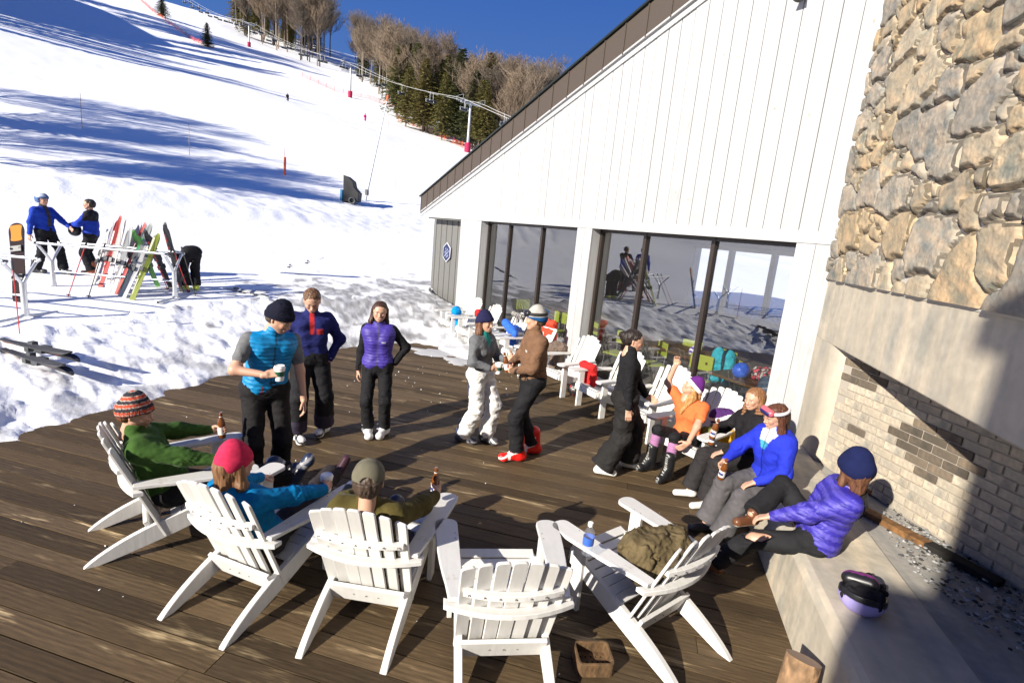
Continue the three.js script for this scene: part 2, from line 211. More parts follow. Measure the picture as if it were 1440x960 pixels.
{
  const Z0 = -6.72, Z1 = .5;
  mesh('lintel', boxUV(box(.5, .66, Z1 - Z0, .25, 2.06, (Z0 + Z1) / 2, .02), .45), conc, fire);
  { // rounded jamb beside the opening
    const s = new THREE.Shape(); s.moveTo(0, 6.72); s.lineTo(0, 6.2); s.bezierCurveTo(0, 6.05, .05, 5.98, .16, 5.94); s.lineTo(.5, 6.1); s.lineTo(.5, 6.72); s.closePath();
    const g = new THREE.ExtrudeGeometry(s, { depth: 1.26, bevelEnabled: false, curveSegments: 10 }); g.rotateX(-Math.PI / 2); g.translate(0, .48, 0); mesh('jamb', boxUV(g, .45, .3), conc, fire);
    mesh('jamb', boxUV(box(.6, 1.26, .8, .3, 1.1, -.2), .45), conc, fire);
  }
  // firebox
  const brickMat = c => new THREE.MeshStandardMaterial({ map: concTex, color: lin(...c), roughness: .95, bumpMap: concTex, bumpScale: .025 });
  const firebrick = [[.70, .635, .54], [.66, .59, .49], [.62, .56, .48], [.68, .60, .50]].map(brickMat), sooty = [[.20, .165, .13], [.15, .125, .10], [.27, .22, .17]].map(brickMat);   // sooty bricks lie in two stains seen in full sun
  const bwall = new THREE.Group(); bwall.name = 'firebox_wall'; fire.add(bwall); bwall.position.set(.15, .49, -5.95); bwall.rotation.y = -Math.atan2(.93, .37);   // local x runs along the wall towards the lens
  const bl = .225, bh = .078; const brickG = [0, 1, 2].map(i => boxUV(new RoundedBoxGeometry(bl - .010, bh - .008, .08, 1, .006), 1.1, i * .37, i * .21));
  for (let c = 0; c < 16; c++) for (let i = -1; i < 14; i++) {
    const x = (i + (c % 2) * .5 + .5) * bl, y = (c + .5) * bh; if (x < .1 && c % 2 === 0) continue; if (x < .06) continue;
    const ragged = .35 * fbm(x * 6, y * 6, 5, 3), inA = Math.hypot((x - 1.12) / .36, (y - .66) / .24) + ragged < 1, inB = Math.hypot((x - .25) / .27, (y - 1.06) / .15) + ragged < 1, scorch = Math.hypot(x - .38, y - .52) < .07; const stained = inA || inB || scorch;
    const b = mesh('brick', brickG[(c + i + 3) % 3], stained ? sooty[Math.floor(rnd() * 3)] : firebrick[Math.floor(rnd() * 4)], bwall); b.position.set(x, y, .04 + rr(-.003, .003)); b.rotation.y = rr(-.01, .01);
  }
  mesh('mortar', box(3.4, 1.32, .04, 1.7, .65, .05), std([.36, .32, .27], .95), bwall);
  mesh('firebox_side', box(2.2, 2.0, .1, 2.2, 1.3, -2.6), firebrick[2], fire); mesh('firebox_top', box(2.4, .1, 5.6, 1.6, 2.45, -3.5), firebrick[2], fire);
  mesh('firebox_floor', boxUV(box(2.2, .1, 6, 1.1, .425, -3.3), .6), concGrey, fire);
  mesh('chimney_core', box(1.6, 6.6, 7.2, .795, 5.68, -3.1), std([.50, .46, .40], .95), fire);
  // hearth bench
  const prof = [[-.69, 0], [-.665, .44], [-.64, .49], [-.60, .505], [.0, .505], [.0, 0]]; const bg = extr(prof, 7.0, 0); bg.translate(0, 0, -6.4); mesh('hearth_bench', boxUV(bg, .5), conc, fire);
  // fieldstones
  const stoneTex = (() => { const f = tile((u, v) => fbm(u * 5, v * 5, 1, 5)), g = tile((u, v) => fbm(u * 4 + v * 6, v * 8, 4, 4)), k = tile((u, v) => fbm(u * 24, v * 24, 7, 3)); return tex(256, 256, (u, v) => { const t = .80 + .34 * f(u, v) + .14 * g(u, v) + .2 * k(u, v), y = .10 * g(u, v) + .14 * f(u, v); return [t + y, t, t - .9 * y]; }); })();
  const stoneCols = [[.56, .46, .32], [.60, .46, .29], [.49, .43, .345], [.47, .41, .33], [.64, .53, .375], [.52, .42, .29], [.58, .44, .27], [.38, .34, .28], [.54, .47, .37]];
  const stoneMats = stoneCols.map((c, i) => { const t = stoneTex.clone(); t.offset.set(i * .13, i * .31); t.needsUpdate = true; return new THREE.MeshStandardMaterial({ map: t, color: lin(...c), roughness: .9, bumpMap: stoneTex, bumpScale: .018 }); });
  const zA = -6.74, zB = -2.3, yA = 2.40, yB = 6.1, ST = []; let tries = 0;
  while (ST.length < 130 && tries++ < 9000) { const big = rnd(), r = big < .45 ? rr(.20, .32) : big < .8 ? rr(.13, .2) : rr(.07, .11), z = rr(zA + .02, zB), y = rr(yA + .03, yB), asp = rr(1.0, 1.9); if (ST.some(q => Math.hypot((q[0] - z) / 1.25, (q[1] - y) * 1.2) < (q[2] + r) * .80)) continue; ST.push([z, y, r, asp, rr(-.22, .22), 0]); }
  for (let k = 0; k < 9000 && ST.length < 185; k++) { const r = rr(.04, .08), z = rr(zA, zB), y = rr(yA, yB); if (ST.some(q => Math.hypot((q[0] - z) / 1.25, (q[1] - y) * 1.2) < (q[2] + r) * .78)) continue; ST.push([z, y, r, rr(.9, 1.8), rr(-.3, .3), 0]); }
  const met = (q, z, y) => { const c = Math.cos(q[4]), s2 = Math.sin(q[4]), dz = z - q[0], dy = y - q[1], u = Math.abs(dz * c + dy * s2) / Math.sqrt(q[3]), v = Math.abs(-dz * s2 + dy * c) * Math.sqrt(q[3]); return Math.pow(u * u * u * u + v * v * v * v, .25) - q[2]; };
  const CS = .022; ST.forEach((q, qi) => {
    const H = rr(.022, .042), tz = rr(-.04, .04), ty = rr(-.04, .03), ext = q[2] * 1.9 + .12, z0 = Math.max(zA, q[0] - ext), z1 = Math.min(zB, q[0] + ext), y0 = Math.max(yA, q[1] - ext), y1 = Math.min(yB, q[1] + ext), nzv = Math.ceil((z1 - z0) / CS) + 1, nyv = Math.ceil((y1 - y0) / CS) + 1; if (nzv < 2 || nyv < 2) return;
    const nb = ST.filter((o, k) => k !== qi && Math.abs(o[0] - q[0]) < 1.5 && Math.abs(o[1] - q[1]) < 1.5), F_ = new Float32Array(nzv * nyv), pos = [], idx = [], map = new Int32Array(nzv * nyv).fill(-1);
    for (let b = 0; b < nyv; b++) for (let a = 0; a < nzv; a++) { const z = Math.min(z1, z0 + a * CS), y = Math.min(y1, y0 + b * CS), wz = z + .05 * nz(z * 3, y * 3, 4) + .02 * nz(z * 9, y * 9, 1), wy = y + .05 * nz(z * 3, y * 3, 8) + .02 * nz(z * 9, y * 9, 6); const m = met(q, wz, wy); let o = 9; for (const e of nb) { const t = met(e, wz, wy); if (t < o) o = t; } F_[b * nzv + a] = Math.min((o - m) / 2, (z - zA) + .03, (y - yA) + .03, .5) - .006; }
    const vert = (a, b) => { const k = b * nzv + a; if (map[k] >= 0) return map[k]; const z = Math.min(z1, z0 + a * CS), y = Math.min(y1, y0 + b * CS), f = F_[k], e = clamp(f / .03, -.5, 1), prof = e < 0 ? e : Math.sqrt(1 - (1 - e) * (1 - e)); const h = prof * H + (e > 0 ? e * ((z - q[0]) * tz + (y - q[1]) * ty + .02 * fbm(z * 5 + qi, y * 5, 2, 4)) : 0) - .004; map[k] = pos.length / 3; pos.push(-h - .012, y, z); return map[k]; };
    for (let b = 0; b < nyv - 1; b++) for (let a = 0; a < nzv - 1; a++) { const f = Math.max(F_[b * nzv + a], F_[b * nzv + a + 1], F_[(b + 1) * nzv + a], F_[(b + 1) * nzv + a + 1]); if (f < -.004) continue; const A = vert(a, b), B = vert(a + 1, b), C = vert(a, b + 1), D = vert(a + 1, b + 1); idx.push(A, B, C, B, D, C); }
    if (idx.length < 12) return; const g = new THREE.BufferGeometry(); g.setAttribute('position', new THREE.Float32BufferAttribute(pos, 3)); g.setIndex(idx); g.computeVertexNormals(); boxUV(g, 1.1, rnd() * 3, rnd() * 3); mesh('stone', g, stoneMats[Math.floor(rnd() * stoneMats.length)], fire);
  });
}
// the wing behind the lens whose corner shades the near end of the hearth
{ const w = thing('lodge_wing', 'tall white lodge wing standing behind the deck', 'building'); mesh('wall', box(14, 7.5, 6, 0, 3.75, 0), white[1], w); mesh('roof', box(14.2, .2, 6.2, 0, 7.6, 0), brownMetal, w); mesh('porch', box(.9, 5.9, 5.9, -6.93, 2.95, .0), white[1], w); w.position.set(-3.48 + 7, -.3, 5.6 + 3); }
// ---------------------------------------------------------------- adirondack chairs (local: faces -Z, origin on the deck under the seat)
const scuffTex = (() => { const f = tile((u, v) => fbm(u * 5, v * 5, 2, 4)), g = tile((u, v) => fbm(u * 26, v * 8, 7, 3)); return tex(256, 256, (u, v) => { const w = sstep(.22, .5, f(u, v) + .35 * g(u, v)), t = .95 + .05 * g(u, v); return [t - .22 * w, t - .25 * w, t - .32 * w]; }); })();
const chairPaint = [0, 1].map(i => new THREE.MeshStandardMaterial({ map: scuffTex, color: lin(.70 - i * .06, .69 - i * .06, .67 - i * .06), roughness: .5, bumpMap: paintTex, bumpScale: .003 }));
const slatEnd = (w, L, t, round) => { const h = w / 2, s = new THREE.Shape(); s.moveTo(-h, 0); s.lineTo(h, 0); s.lineTo(h, L - round); s.quadraticCurveTo(h, L, h - round * 1.1, L); s.lineTo(-h + round * 1.1, L); s.quadraticCurveTo(-h, L, -h, L - round); s.closePath(); const g = new THREE.ExtrudeGeometry(s, { depth: t - .006, bevelEnabled: true, bevelThickness: .003, bevelSize: .003, bevelOffset: -.003, bevelSegments: 1, curveSegments: 4 }); return g; };
const GCH = {};
{
  // side rail that runs back to the ground as the rear leg
  const s = new THREE.Shape(); s.moveTo(-.43, .30); s.lineTo(-.43, .385); s.lineTo(-.38, .40); s.lineTo(.02, .275); s.quadraticCurveTo(.40, .16, .58, .0); s.lineTo(.50, .0); s.quadraticCurveTo(.30, .05, .03, .135); s.closePath();
  GCH.rail = boxUV(new THREE.ExtrudeGeometry(s, { depth: .034, bevelEnabled: true, bevelThickness: .004, bevelSize: .004, bevelSegments: 1, curveSegments: 10 }).translate(0, 0, -.017).rotateY(-Math.PI / 2).scale(1, 1, 1), 1);
  // rotateY(-90) sends x to z
  GCH.leg = boxUV(new RoundedBoxGeometry(.034, .565, .10, 1, .005).translate(0, .2825, 0), 1);
  const a = new THREE.Shape(); a.moveTo(-.075, -.47); a.quadraticCurveTo(-.08, -.53, 0, -.535); a.quadraticCurveTo(.08, -.53, .075, -.46); a.lineTo(.07, -.30); a.quadraticCurveTo(.062, -.05, .035, .12); a.lineTo(.022, .27); a.lineTo(-.055, .27); a.quadraticCurveTo(-.065, 0, -.07, -.2); a.closePath();
  GCH.arm = boxUV(new THREE.ExtrudeGeometry(a, { depth: .02, bevelEnabled: true, bevelThickness: .004, bevelSize: .004, bevelSegments: 1, curveSegments: 8 }).rotateX(Math.PI / 2).translate(0, 0, 0), 1);
  GCH.seat = boxUV(new RoundedBoxGeometry(.53, .02, .068, 1, .004), 1);
  const arc = (r, half, w, t, y) => { const sh = new THREE.Shape(); const n = 10; for (let i = 0; i <= n; i++) { const q = -half + 2 * half * i / n; const x = q, z = -(q * q) / r; i ? sh.lineTo(x, z) : sh.moveTo(x, z); } for (let i = n; i >= 0; i--) { const q = -half + 2 * half * i / n; sh.lineTo(q, -(q * q) / r + w); } sh.closePath(); return new THREE.ExtrudeGeometry(sh, { depth: t, bevelEnabled: true, bevelThickness: .003, bevelSize: .003, bevelSegments: 1 }).rotateX(Math.PI / 2).translate(0, y, 0); };
  GCH.brace = boxUV(arc(1.5, .275, .035, .03, 0), 1); GCH.armBrace = boxUV(arc(1.5, .37, .055, .026, 0), 1);
  GCH.cross = boxUV(new RoundedBoxGeometry(.52, .15, .028, 1, .005), 1); GCH.apron = boxUV(new RoundedBoxGeometry(.53, .09, .024, 1, .005), 1);
}
const BACK = { y0: .13, z0: .115, tilt: R(22.5), n: 7 };
function makeChair() {
  const c = new THREE.Group(); const A = chairPaint[0], B = chairPaint[1]; const add = (n, g, m, x, y, z, rx = 0, ry = 0, rz = 0) => { const o = mesh(n, g, m, c); o.position.set(x, y, z); o.rotation.set(rx, ry, rz); return o; };
  for (const s of [-1, 1]) { add('side_rail', GCH.rail, A, s * .262, 0, 0); add('leg', GCH.leg, A, s * .298, 0, -.33); add('arm', GCH.arm, s < 0 ? A : B, s * .335, .59, 0, 0, s * -.05, 0).scale.x = s; }
  for (let i = 0; i < 7; i++) { const t = i / 6, z = -.41 + t * .43, y = .405 - .125 * t - .018 * Math.sin(t * 3.1); add('seat_slat', GCH.seat, i % 2 ? A : B, 0, y, z, .28); }
  add('seat_apron', GCH.apron, A, 0, .35, -.447, .1);
  const n = BACK.n, L = [.80, .85, .88, .89, .88, .85, .80];
  for (let i = 0; i < n; i++) { const q = (i - 3) / 3, w = .079; const g = GCH['s' + Math.abs(i - 3)] ??= boxUV(slatEnd(w, L[i], .018, .022), 1); const o = add('back_slat', g, i % 2 ? B : A, q * .25, BACK.y0, BACK.z0 - q * q * .035, BACK.tilt, 0, 0); o.rotation.order = 'XZY'; o.rotation.set(BACK.tilt, q * -.22, -q * .02); }
  const at = (d, off) => [BACK.y0 + d * Math.cos(BACK.tilt) - off * Math.sin(BACK.tilt) * -1 * 0, BACK.z0 + d * Math.sin(BACK.tilt) + off];
  { const [y, z] = at(.62, .022); add('back_brace', GCH.brace, A, 0, y, z, BACK.tilt * .0); }
  { const [y, z] = at(.455, .022); add('arm_brace', GCH.armBrace, A, 0, y, z, 0); }
  { const [y, z] = at(.075, .045); add('lower_brace', GCH.cross, A, 0, y - .01, z, BACK.tilt); }
  const sc = []; for (let i = 0; i < n; i++) for (const d of [.075, .455, .62]) { const q = (i - 3) / 3, [y, z] = at(d, .052 - q * q * .035); sc.push(new THREE.CylinderGeometry(.005, .005, .006, 6).rotateX(Math.PI / 2).translate(q * .25, y - .012, z + .012)); } for (const s of [-1, 1]) for (const z of [-.36, -.30]) sc.push(new THREE.CylinderGeometry(.006, .006, .004, 6).translate(s * .298, .5925, z)); mesh('screws', sc, std([.22, .2, .18], .5), c);
  return c;
}
const chair0 = makeChair();
function placeChair(x, z, az, label, group) { const c = chair0.clone(); c.name = numbered('adirondack_chair'); c.position.set(x, 0, z); c.rotation.y = -R(az); scene.add(c); return tag(c, label, 'chair', group); }
// [x, z, facing] - chairs in the near half circle
const CH = { c1: [-3.37, -3.10, 40], c2: [-2.34, -2.83, 6], c3: [-1.50, -2.93, -8], c4: [-.58, -2.80, -22], c5: [.27, -3.40, -52] };
const cl = { c1: 'white adirondack chair of the man in the green pullover', c2: 'white adirondack chair of the person in the pink beanie', c3: 'white adirondack chair of the man in the olive cap', c4: 'empty white adirondack chair beside the water bottle', c5: 'white adirondack chair with a brown jacket thrown over its seat' };
for (const k in CH) placeChair(...CH[k], cl[k]);
// row along the lodge windows
const facXZ = (u, out) => [2.01 - .70711 * u - .70711 * out, -6.69 - .70711 * u + .70711 * out];
const rowLbl = ['white adirondack chair of the woman in the orange tee', 'empty white adirondack chair behind the woman in black', 'white adirondack chair with a red knitted blanket on its arm', 'empty white adirondack chair in front of the window column', 'white adirondack chair with an orange jacket on its back', 'white adirondack chair with a striped blanket on its back', 'white adirondack chair by the far window with a blue jacket', 'white adirondack chair at the end of the row by the alcove'];
[[.57, 1.0, -140], [1.62, .72, -137], [2.57, .70, -133], [3.60, .72, -138], [4.85, .75, -134], [5.85, .74, -136], [6.95, .76, -133], [7.95, .74, -135]].forEach(([u, o, a], i) => { const [x, z] = facXZ(u, o); placeChair(x, z, a, rowLbl[i], 'chairs in a row along the lodge windows'); });
// ---------------------------------------------------------------- figures: distance fields meshed with surface nets
class Field {
  constructor() { this.c = []; this.k = .03; this.mod = null; }
  cap(a, b, ra, rb = ra, k = this.k) { this.c.push([a[0], a[1], a[2], b[0] - a[0], b[1] - a[1], b[2] - a[2], ra, rb, k]); return this; }
  ball(a, r, k = this.k) { return this.cap(a, [a[0], a[1] + 1e-4, a[2]], r, r, k); }
  d(x, y, z) {
    let D = 9; const C = this.c;
    for (let i = 0; i < C.length; i++) {
      const q = C[i], px = x - q[0], py = y - q[1], pz = z - q[2], L = q[3] * q[3] + q[4] * q[4] + q[5] * q[5];
      let t = (px * q[3] + py * q[4] + pz * q[5]) / L; t = t < 0 ? 0 : t > 1 ? 1 : t;
      const ex = px - q[3] * t, ey = py - q[4] * t, ez = pz - q[5] * t, e = Math.sqrt(ex * ex + ey * ey + ez * ez) - (q[6] + (q[7] - q[6]) * t), k = q[8];
      if (e > D + k) continue; if (e < D - k) { D = e; continue; }
      const h = .5 + .5 * (D - e) / k; D = D + (e - D) * h - k * h * (1 - h);
    }
    return this.mod ? this.mod(D, x, y, z) : D;
  }
  bounds(m = .04) { const a = [9e9, 9e9, 9e9], b = [-9e9, -9e9, -9e9]; for (const q of this.c) for (let i = 0; i < 3; i++) { const r = Math.max(q[6], q[7]) + m; a[i] = Math.min(a[i], q[i] - r, q[i] + q[i + 3] - r); b[i] = Math.max(b[i], q[i] + r, q[i] + q[i + 3] + r); } return [a, b]; }
}
function net(f, cell, colorFn, bnd) {
  const [A, B] = bnd || f.bounds(); const N = [0, 1, 2].map(i => Math.ceil((B[i] - A[i]) / cell) + 2), nx = N[0], ny = N[1], nz_ = N[2];
  const val = new Float32Array(nx * ny * nz_).fill(1), BL = 6, rb = BL * cell * .9 + .05;
  for (let k = 0; k < nz_; k += BL) for (let j = 0; j < ny; j += BL) for (let i = 0; i < nx; i += BL) {
    const c = f.d(A[0] + (i + BL / 2) * cell, A[1] + (j + BL / 2) * cell, A[2] + (k + BL / 2) * cell); if (Math.abs(c) > rb) { if (c < 0) for (let z = k; z < Math.min(k + BL, nz_); z++) for (let y = j; y < Math.min(j + BL, ny); y++) for (let x = i; x < Math.min(i + BL, nx); x++) val[(z * ny + y) * nx + x] = -1; continue; }
    for (let z = k; z < Math.min(k + BL, nz_); z++) for (let y = j; y < Math.min(j + BL, ny); y++) for (let x = i; x < Math.min(i + BL, nx); x++) val[(z * ny + y) * nx + x] = f.d(A[0] + x * cell, A[1] + y * cell, A[2] + z * cell);
  }
  const id = new Int32Array(nx * ny * nz_).fill(-1), pos = [], idx = [];
  const at = (x, y, z) => (z * ny + y) * nx + x;
  for (let z = 0; z < nz_ - 1; z++) for (let y = 0; y < ny - 1; y++) for (let x = 0; x < nx - 1; x++) {
    const o = at(x, y, z), v = [val[o], val[o + 1], val[o + nx], val[o + nx + 1], val[o + nx * ny], val[o + nx * ny + 1], val[o + nx * ny + nx], val[o + nx * ny + nx + 1]];
    let m = 0; for (let i = 0; i < 8; i++) if (v[i] < 0) m |= 1 << i; if (m === 0 || m === 255) continue;
    let sx = 0, sy = 0, sz = 0, n = 0; const E = [[0, 1], [2, 3], [4, 5], [6, 7], [0, 2], [1, 3], [4, 6], [5, 7], [0, 4], [1, 5], [2, 6], [3, 7]];
    for (const [a, b] of E) if ((v[a] < 0) !== (v[b] < 0)) { const t = v[a] / (v[a] - v[b]); sx += (a & 1) + ((b & 1) - (a & 1)) * t; sy += ((a >> 1) & 1) + (((b >> 1) & 1) - ((a >> 1) & 1)) * t; sz += (a >> 2) + ((b >> 2) - (a >> 2)) * t; n++; }
    id[o] = pos.length / 3; pos.push(A[0] + (x + sx / n) * cell, A[1] + (y + sy / n) * cell, A[2] + (z + sz / n) * cell);
  }
  for (let z = 1; z < nz_ - 1; z++) for (let y = 1; y < ny - 1; y++) for (let x = 1; x < nx - 1; x++) {
    const o = at(x, y, z), s = val[o] < 0; const quad = (a, b, c, d, flip) => { if (a < 0 || b < 0 || c < 0 || d < 0) return; flip ? idx.push(a, c, b, a, d, c) : idx.push(a, b, c, a, c, d); };
    if (s !== (val[o + 1] < 0)) quad(id[o - nx - nx * ny], id[o - nx * ny], id[o], id[o - nx], !s);
    if (s !== (val[o + nx] < 0)) quad(id[o - 1 - nx * ny], id[o - nx * ny], id[o], id[o - 1], s);
    if (s !== (val[o + nx * ny] < 0)) quad(id[o - 1 - nx], id[o - nx], id[o], id[o - 1], !s);
  }
  const g = new THREE.BufferGeometry(); g.setAttribute('position', new THREE.Float32BufferAttribute(pos, 3)); g.setIndex(idx);
  const nn = new Float32Array(pos.length), e = cell * .6; for (let i = 0; i < pos.length; i += 3) { const x = pos[i], y = pos[i + 1], z = pos[i + 2]; let a = f.d(x + e, y, z) - f.d(x - e, y, z), b = f.d(x, y + e, z) - f.d(x, y - e, z), c = f.d(x, y, z + e) - f.d(x, y, z - e); const l = Math.hypot(a, b, c) || 1; nn[i] = a / l; nn[i + 1] = b / l; nn[i + 2] = c / l; }
  g.setAttribute('normal', new THREE.BufferAttribute(nn, 3));
  if (colorFn) { const cc = new Float32Array(pos.length); for (let i = 0; i < pos.length; i += 3) { const c = colorFn(pos[i], pos[i + 1], pos[i + 2]); cc[i] = c[0]; cc[i + 1] = c[1]; cc[i + 2] = c[2]; } g.setAttribute('color', new THREE.BufferAttribute(cc, 3)); }
  return g;
}
// vectors as arrays
const vadd = (a, b, s = 1) => [a[0] + b[0] * s, a[1] + b[1] * s, a[2] + b[2] * s], vsub = (a, b) => [a[0] - b[0], a[1] - b[1], a[2] - b[2]], vlen = a => Math.hypot(a[0], a[1], a[2]), vmul = (a, s) => [a[0] * s, a[1] * s, a[2] * s], vnorm = a => vmul(a, 1 / (vlen(a) || 1)), vcross = (a, b) => [a[1] * b[2] - a[2] * b[1], a[2] * b[0] - a[0] * b[2], a[0] * b[1] - a[1] * b[0]], vdot = (a, b) => a[0] * b[0] + a[1] * b[1] + a[2] * b[2], vlerp = (a, b, t) => [lerp(a[0], b[0], t), lerp(a[1], b[1], t), lerp(a[2], b[2], t)];
function ik(a, c, l1, l2, pole) { // middle joint of a two-bone chain; the far joint is pulled in if out of reach
  let d = vsub(c, a), L = vlen(d); const mx = (l1 + l2) * .998; if (L > mx) { c = vadd(a, d, mx / L); d = vsub(c, a); L = mx; }
  const t = (l1 * l1 - l2 * l2 + L * L) / (2 * L), h = Math.sqrt(Math.max(0, l1 * l1 - t * t)), u = vmul(d, 1 / L); let p = vsub(pole, vmul(u, vdot(pole, u))); p = vnorm(p); return [vadd(vadd(a, u, t), p, h), c];
}
const SKIN = [.50, .285, .195];
const clothMat = (rough = .85, o = {}) => new THREE.MeshPhysicalMaterial({ vertexColors: true, roughness: rough, specularIntensity: rough > .7 ? .35 : .8, ...o });
const M = { skin: new THREE.MeshPhysicalMaterial({ vertexColors: true, roughness: .5, clearcoat: .15, clearcoatRoughness: .5 }), fleece: new THREE.MeshPhysicalMaterial({ vertexColors: true, roughness: .95, specularIntensity: .3, sheen: .25, sheenRoughness: .6, sheenColor: lin(.4, .4, .4) }), shell: clothMat(.82), knit: clothMat(.95), hair: clothMat(.55), boot: clothMat(.35), puffer: clothMat(.55) };
function makeHead(o, k, skin, hairC) { // in head space: faces -Z, origin between the ears; returns geometry
  const f = new Field(); f.k = .022;
  f.cap([0, .03, .022], [0, .035, -.012], .083, .082).cap([0, .0, -.02], [0, -.03, -.028], .066, .058).cap([0, -.04, -.03], [0, -.083, -.062], .05, .024, .03).cap([-.045, -.035, -.01], [-.022, -.078, -.045], .024, .016, .03).cap([.045, -.035, -.01], [.022, -.078, -.045], .024, .016, .03);
  f.cap([0, .012, -.088], [0, -.026, -.108], .008, .0115, .014).cap([-.011, -.03, -.095], [.011, -.03, -.095], .008, .008, .01).cap([-.03, .024, -.083], [.03, .024, -.083], .010, .010, .018).cap([-.016, -.058, -.088], [.016, -.058, -.088], .0075, .0075, .012).cap([-.04, -.012, -.07], [-.036, -.02, -.068], .018, .018, .02).cap([.04, -.012, -.07], [.036, -.02, -.068], .018, .018, .02);
  for (const s of [-1, 1]) f.cap([s * .078, .015, .012], [s * .082, -.02, .006], .014, .009, .008);
  f.cap([0, -.05, .02], [0, -.17, .035], .05, .056, .03);
  f.mod = (d, x, y, z) => { for (const s of [-1, 1]) { const ex = x - s * .031, ey = y - .008, ez = z + .094; d = Math.max(d, -(Math.sqrt(ex * ex + ey * ey * 1.6 + ez * ez) - .0135)); const b = Math.hypot(x - s * .031, y - .007, z + .076) - .0125; d = Math.min(d, b); } return d; };
  const col = (x, y, z) => {
    let c = skin; const fr = z < -.05;
    for (const s of [-1, 1]) { const ex = x - s * .031, ey = y - .007; const r = Math.hypot(ex, ey * 1.3); if (fr && r < .012) c = r < .006 ? [.03, .02, .015] : (Math.abs(ey) > .006 ? [skin[0] * .45, skin[1] * .4, skin[2] * .4] : [.6, .58, .55]); if (fr && Math.abs(ex) < .02 && Math.abs(y - .029 + ex * ex * 4) < .0042) c = vlerp(hairC, skin, .25); }
    if (fr && Math.abs(y + .058) < .0075 && Math.abs(x) < .022) c = o.smile && Math.abs(y + .058) < .0028 && Math.abs(x) < .014 ? [.75, .72, .68] : [skin[0] * .85, skin[1] * .55, skin[2] * .58];
    if (o.beard && y < -.04 && z < .0 && !(Math.abs(y + .058) < .007 && Math.abs(x) < .02)) c = vlerp(c, hairC, .6 * sstep(-.03, -.06, y) * o.beard);
    if (fr && Math.hypot(Math.abs(x) - .042, y + .022) < .024) c = [c[0] * 1.04, c[1] * .93, c[2] * .92];
    return c;
  };
  return net(f, .0058, col);
}
function makeHand(w, dir, palmN, grip, k, side, skin) { // wrist, pointing direction, palm normal, how far the fingers close
  const f = new Field(); f.k = .010; const u = vnorm(dir); let n = vnorm(vsub(palmN, vmul(u, vdot(palmN, u)))); const s = vmul(vcross(u, n), side);   // s points to the thumb side
  const pt = (a, b, c) => vadd(vadd(vadd(w, u, a * k), s, b * k), n, c * k);
  f.cap(pt(-.02, 0, 0), pt(.01, 0, 0), .027 * k, .028 * k, .02); for (const b of [-.027, -.009, .009, .027]) f.cap(pt(.015, b * .7, 0), pt(.085, b, 0), .0135 * k, .0115 * k, .012);
  const len = [.062, .076, .082, .072]; [-.029, -.0095, .010, .029].forEach((b, i) => { let p = pt(.085, b, 0), ang = .15 + grip * .55; for (let q = 0; q < 3; q++) { const L = len[i] * [.45, .32, .23][q]; const d = vadd(vmul(u, Math.cos(ang)), n, Math.sin(ang)); const e = vadd(p, d, L * k); f.cap(p, e, (.0098 - q * .001) * k, (.009 - q * .001) * k, .004); p = e; ang += .22 + grip * .62; } });
  { let p = pt(.022, .026, .006), a = vnorm(vadd(vadd(vmul(u, .62), s, .62 - grip * .25), n, .25 + grip * .55)); let e = vadd(p, a, .042 * k); f.cap(p, e, .0135 * k, .0115 * k, .012); const b = vnorm(vadd(vadd(vmul(u, .85), s, .12 - grip * .35), n, .2 + grip * .5)); f.cap(e, vadd(e, b, .034 * k), .0112 * k, .009 * k, .004); }
  return net(f, .0055, () => skin);
}
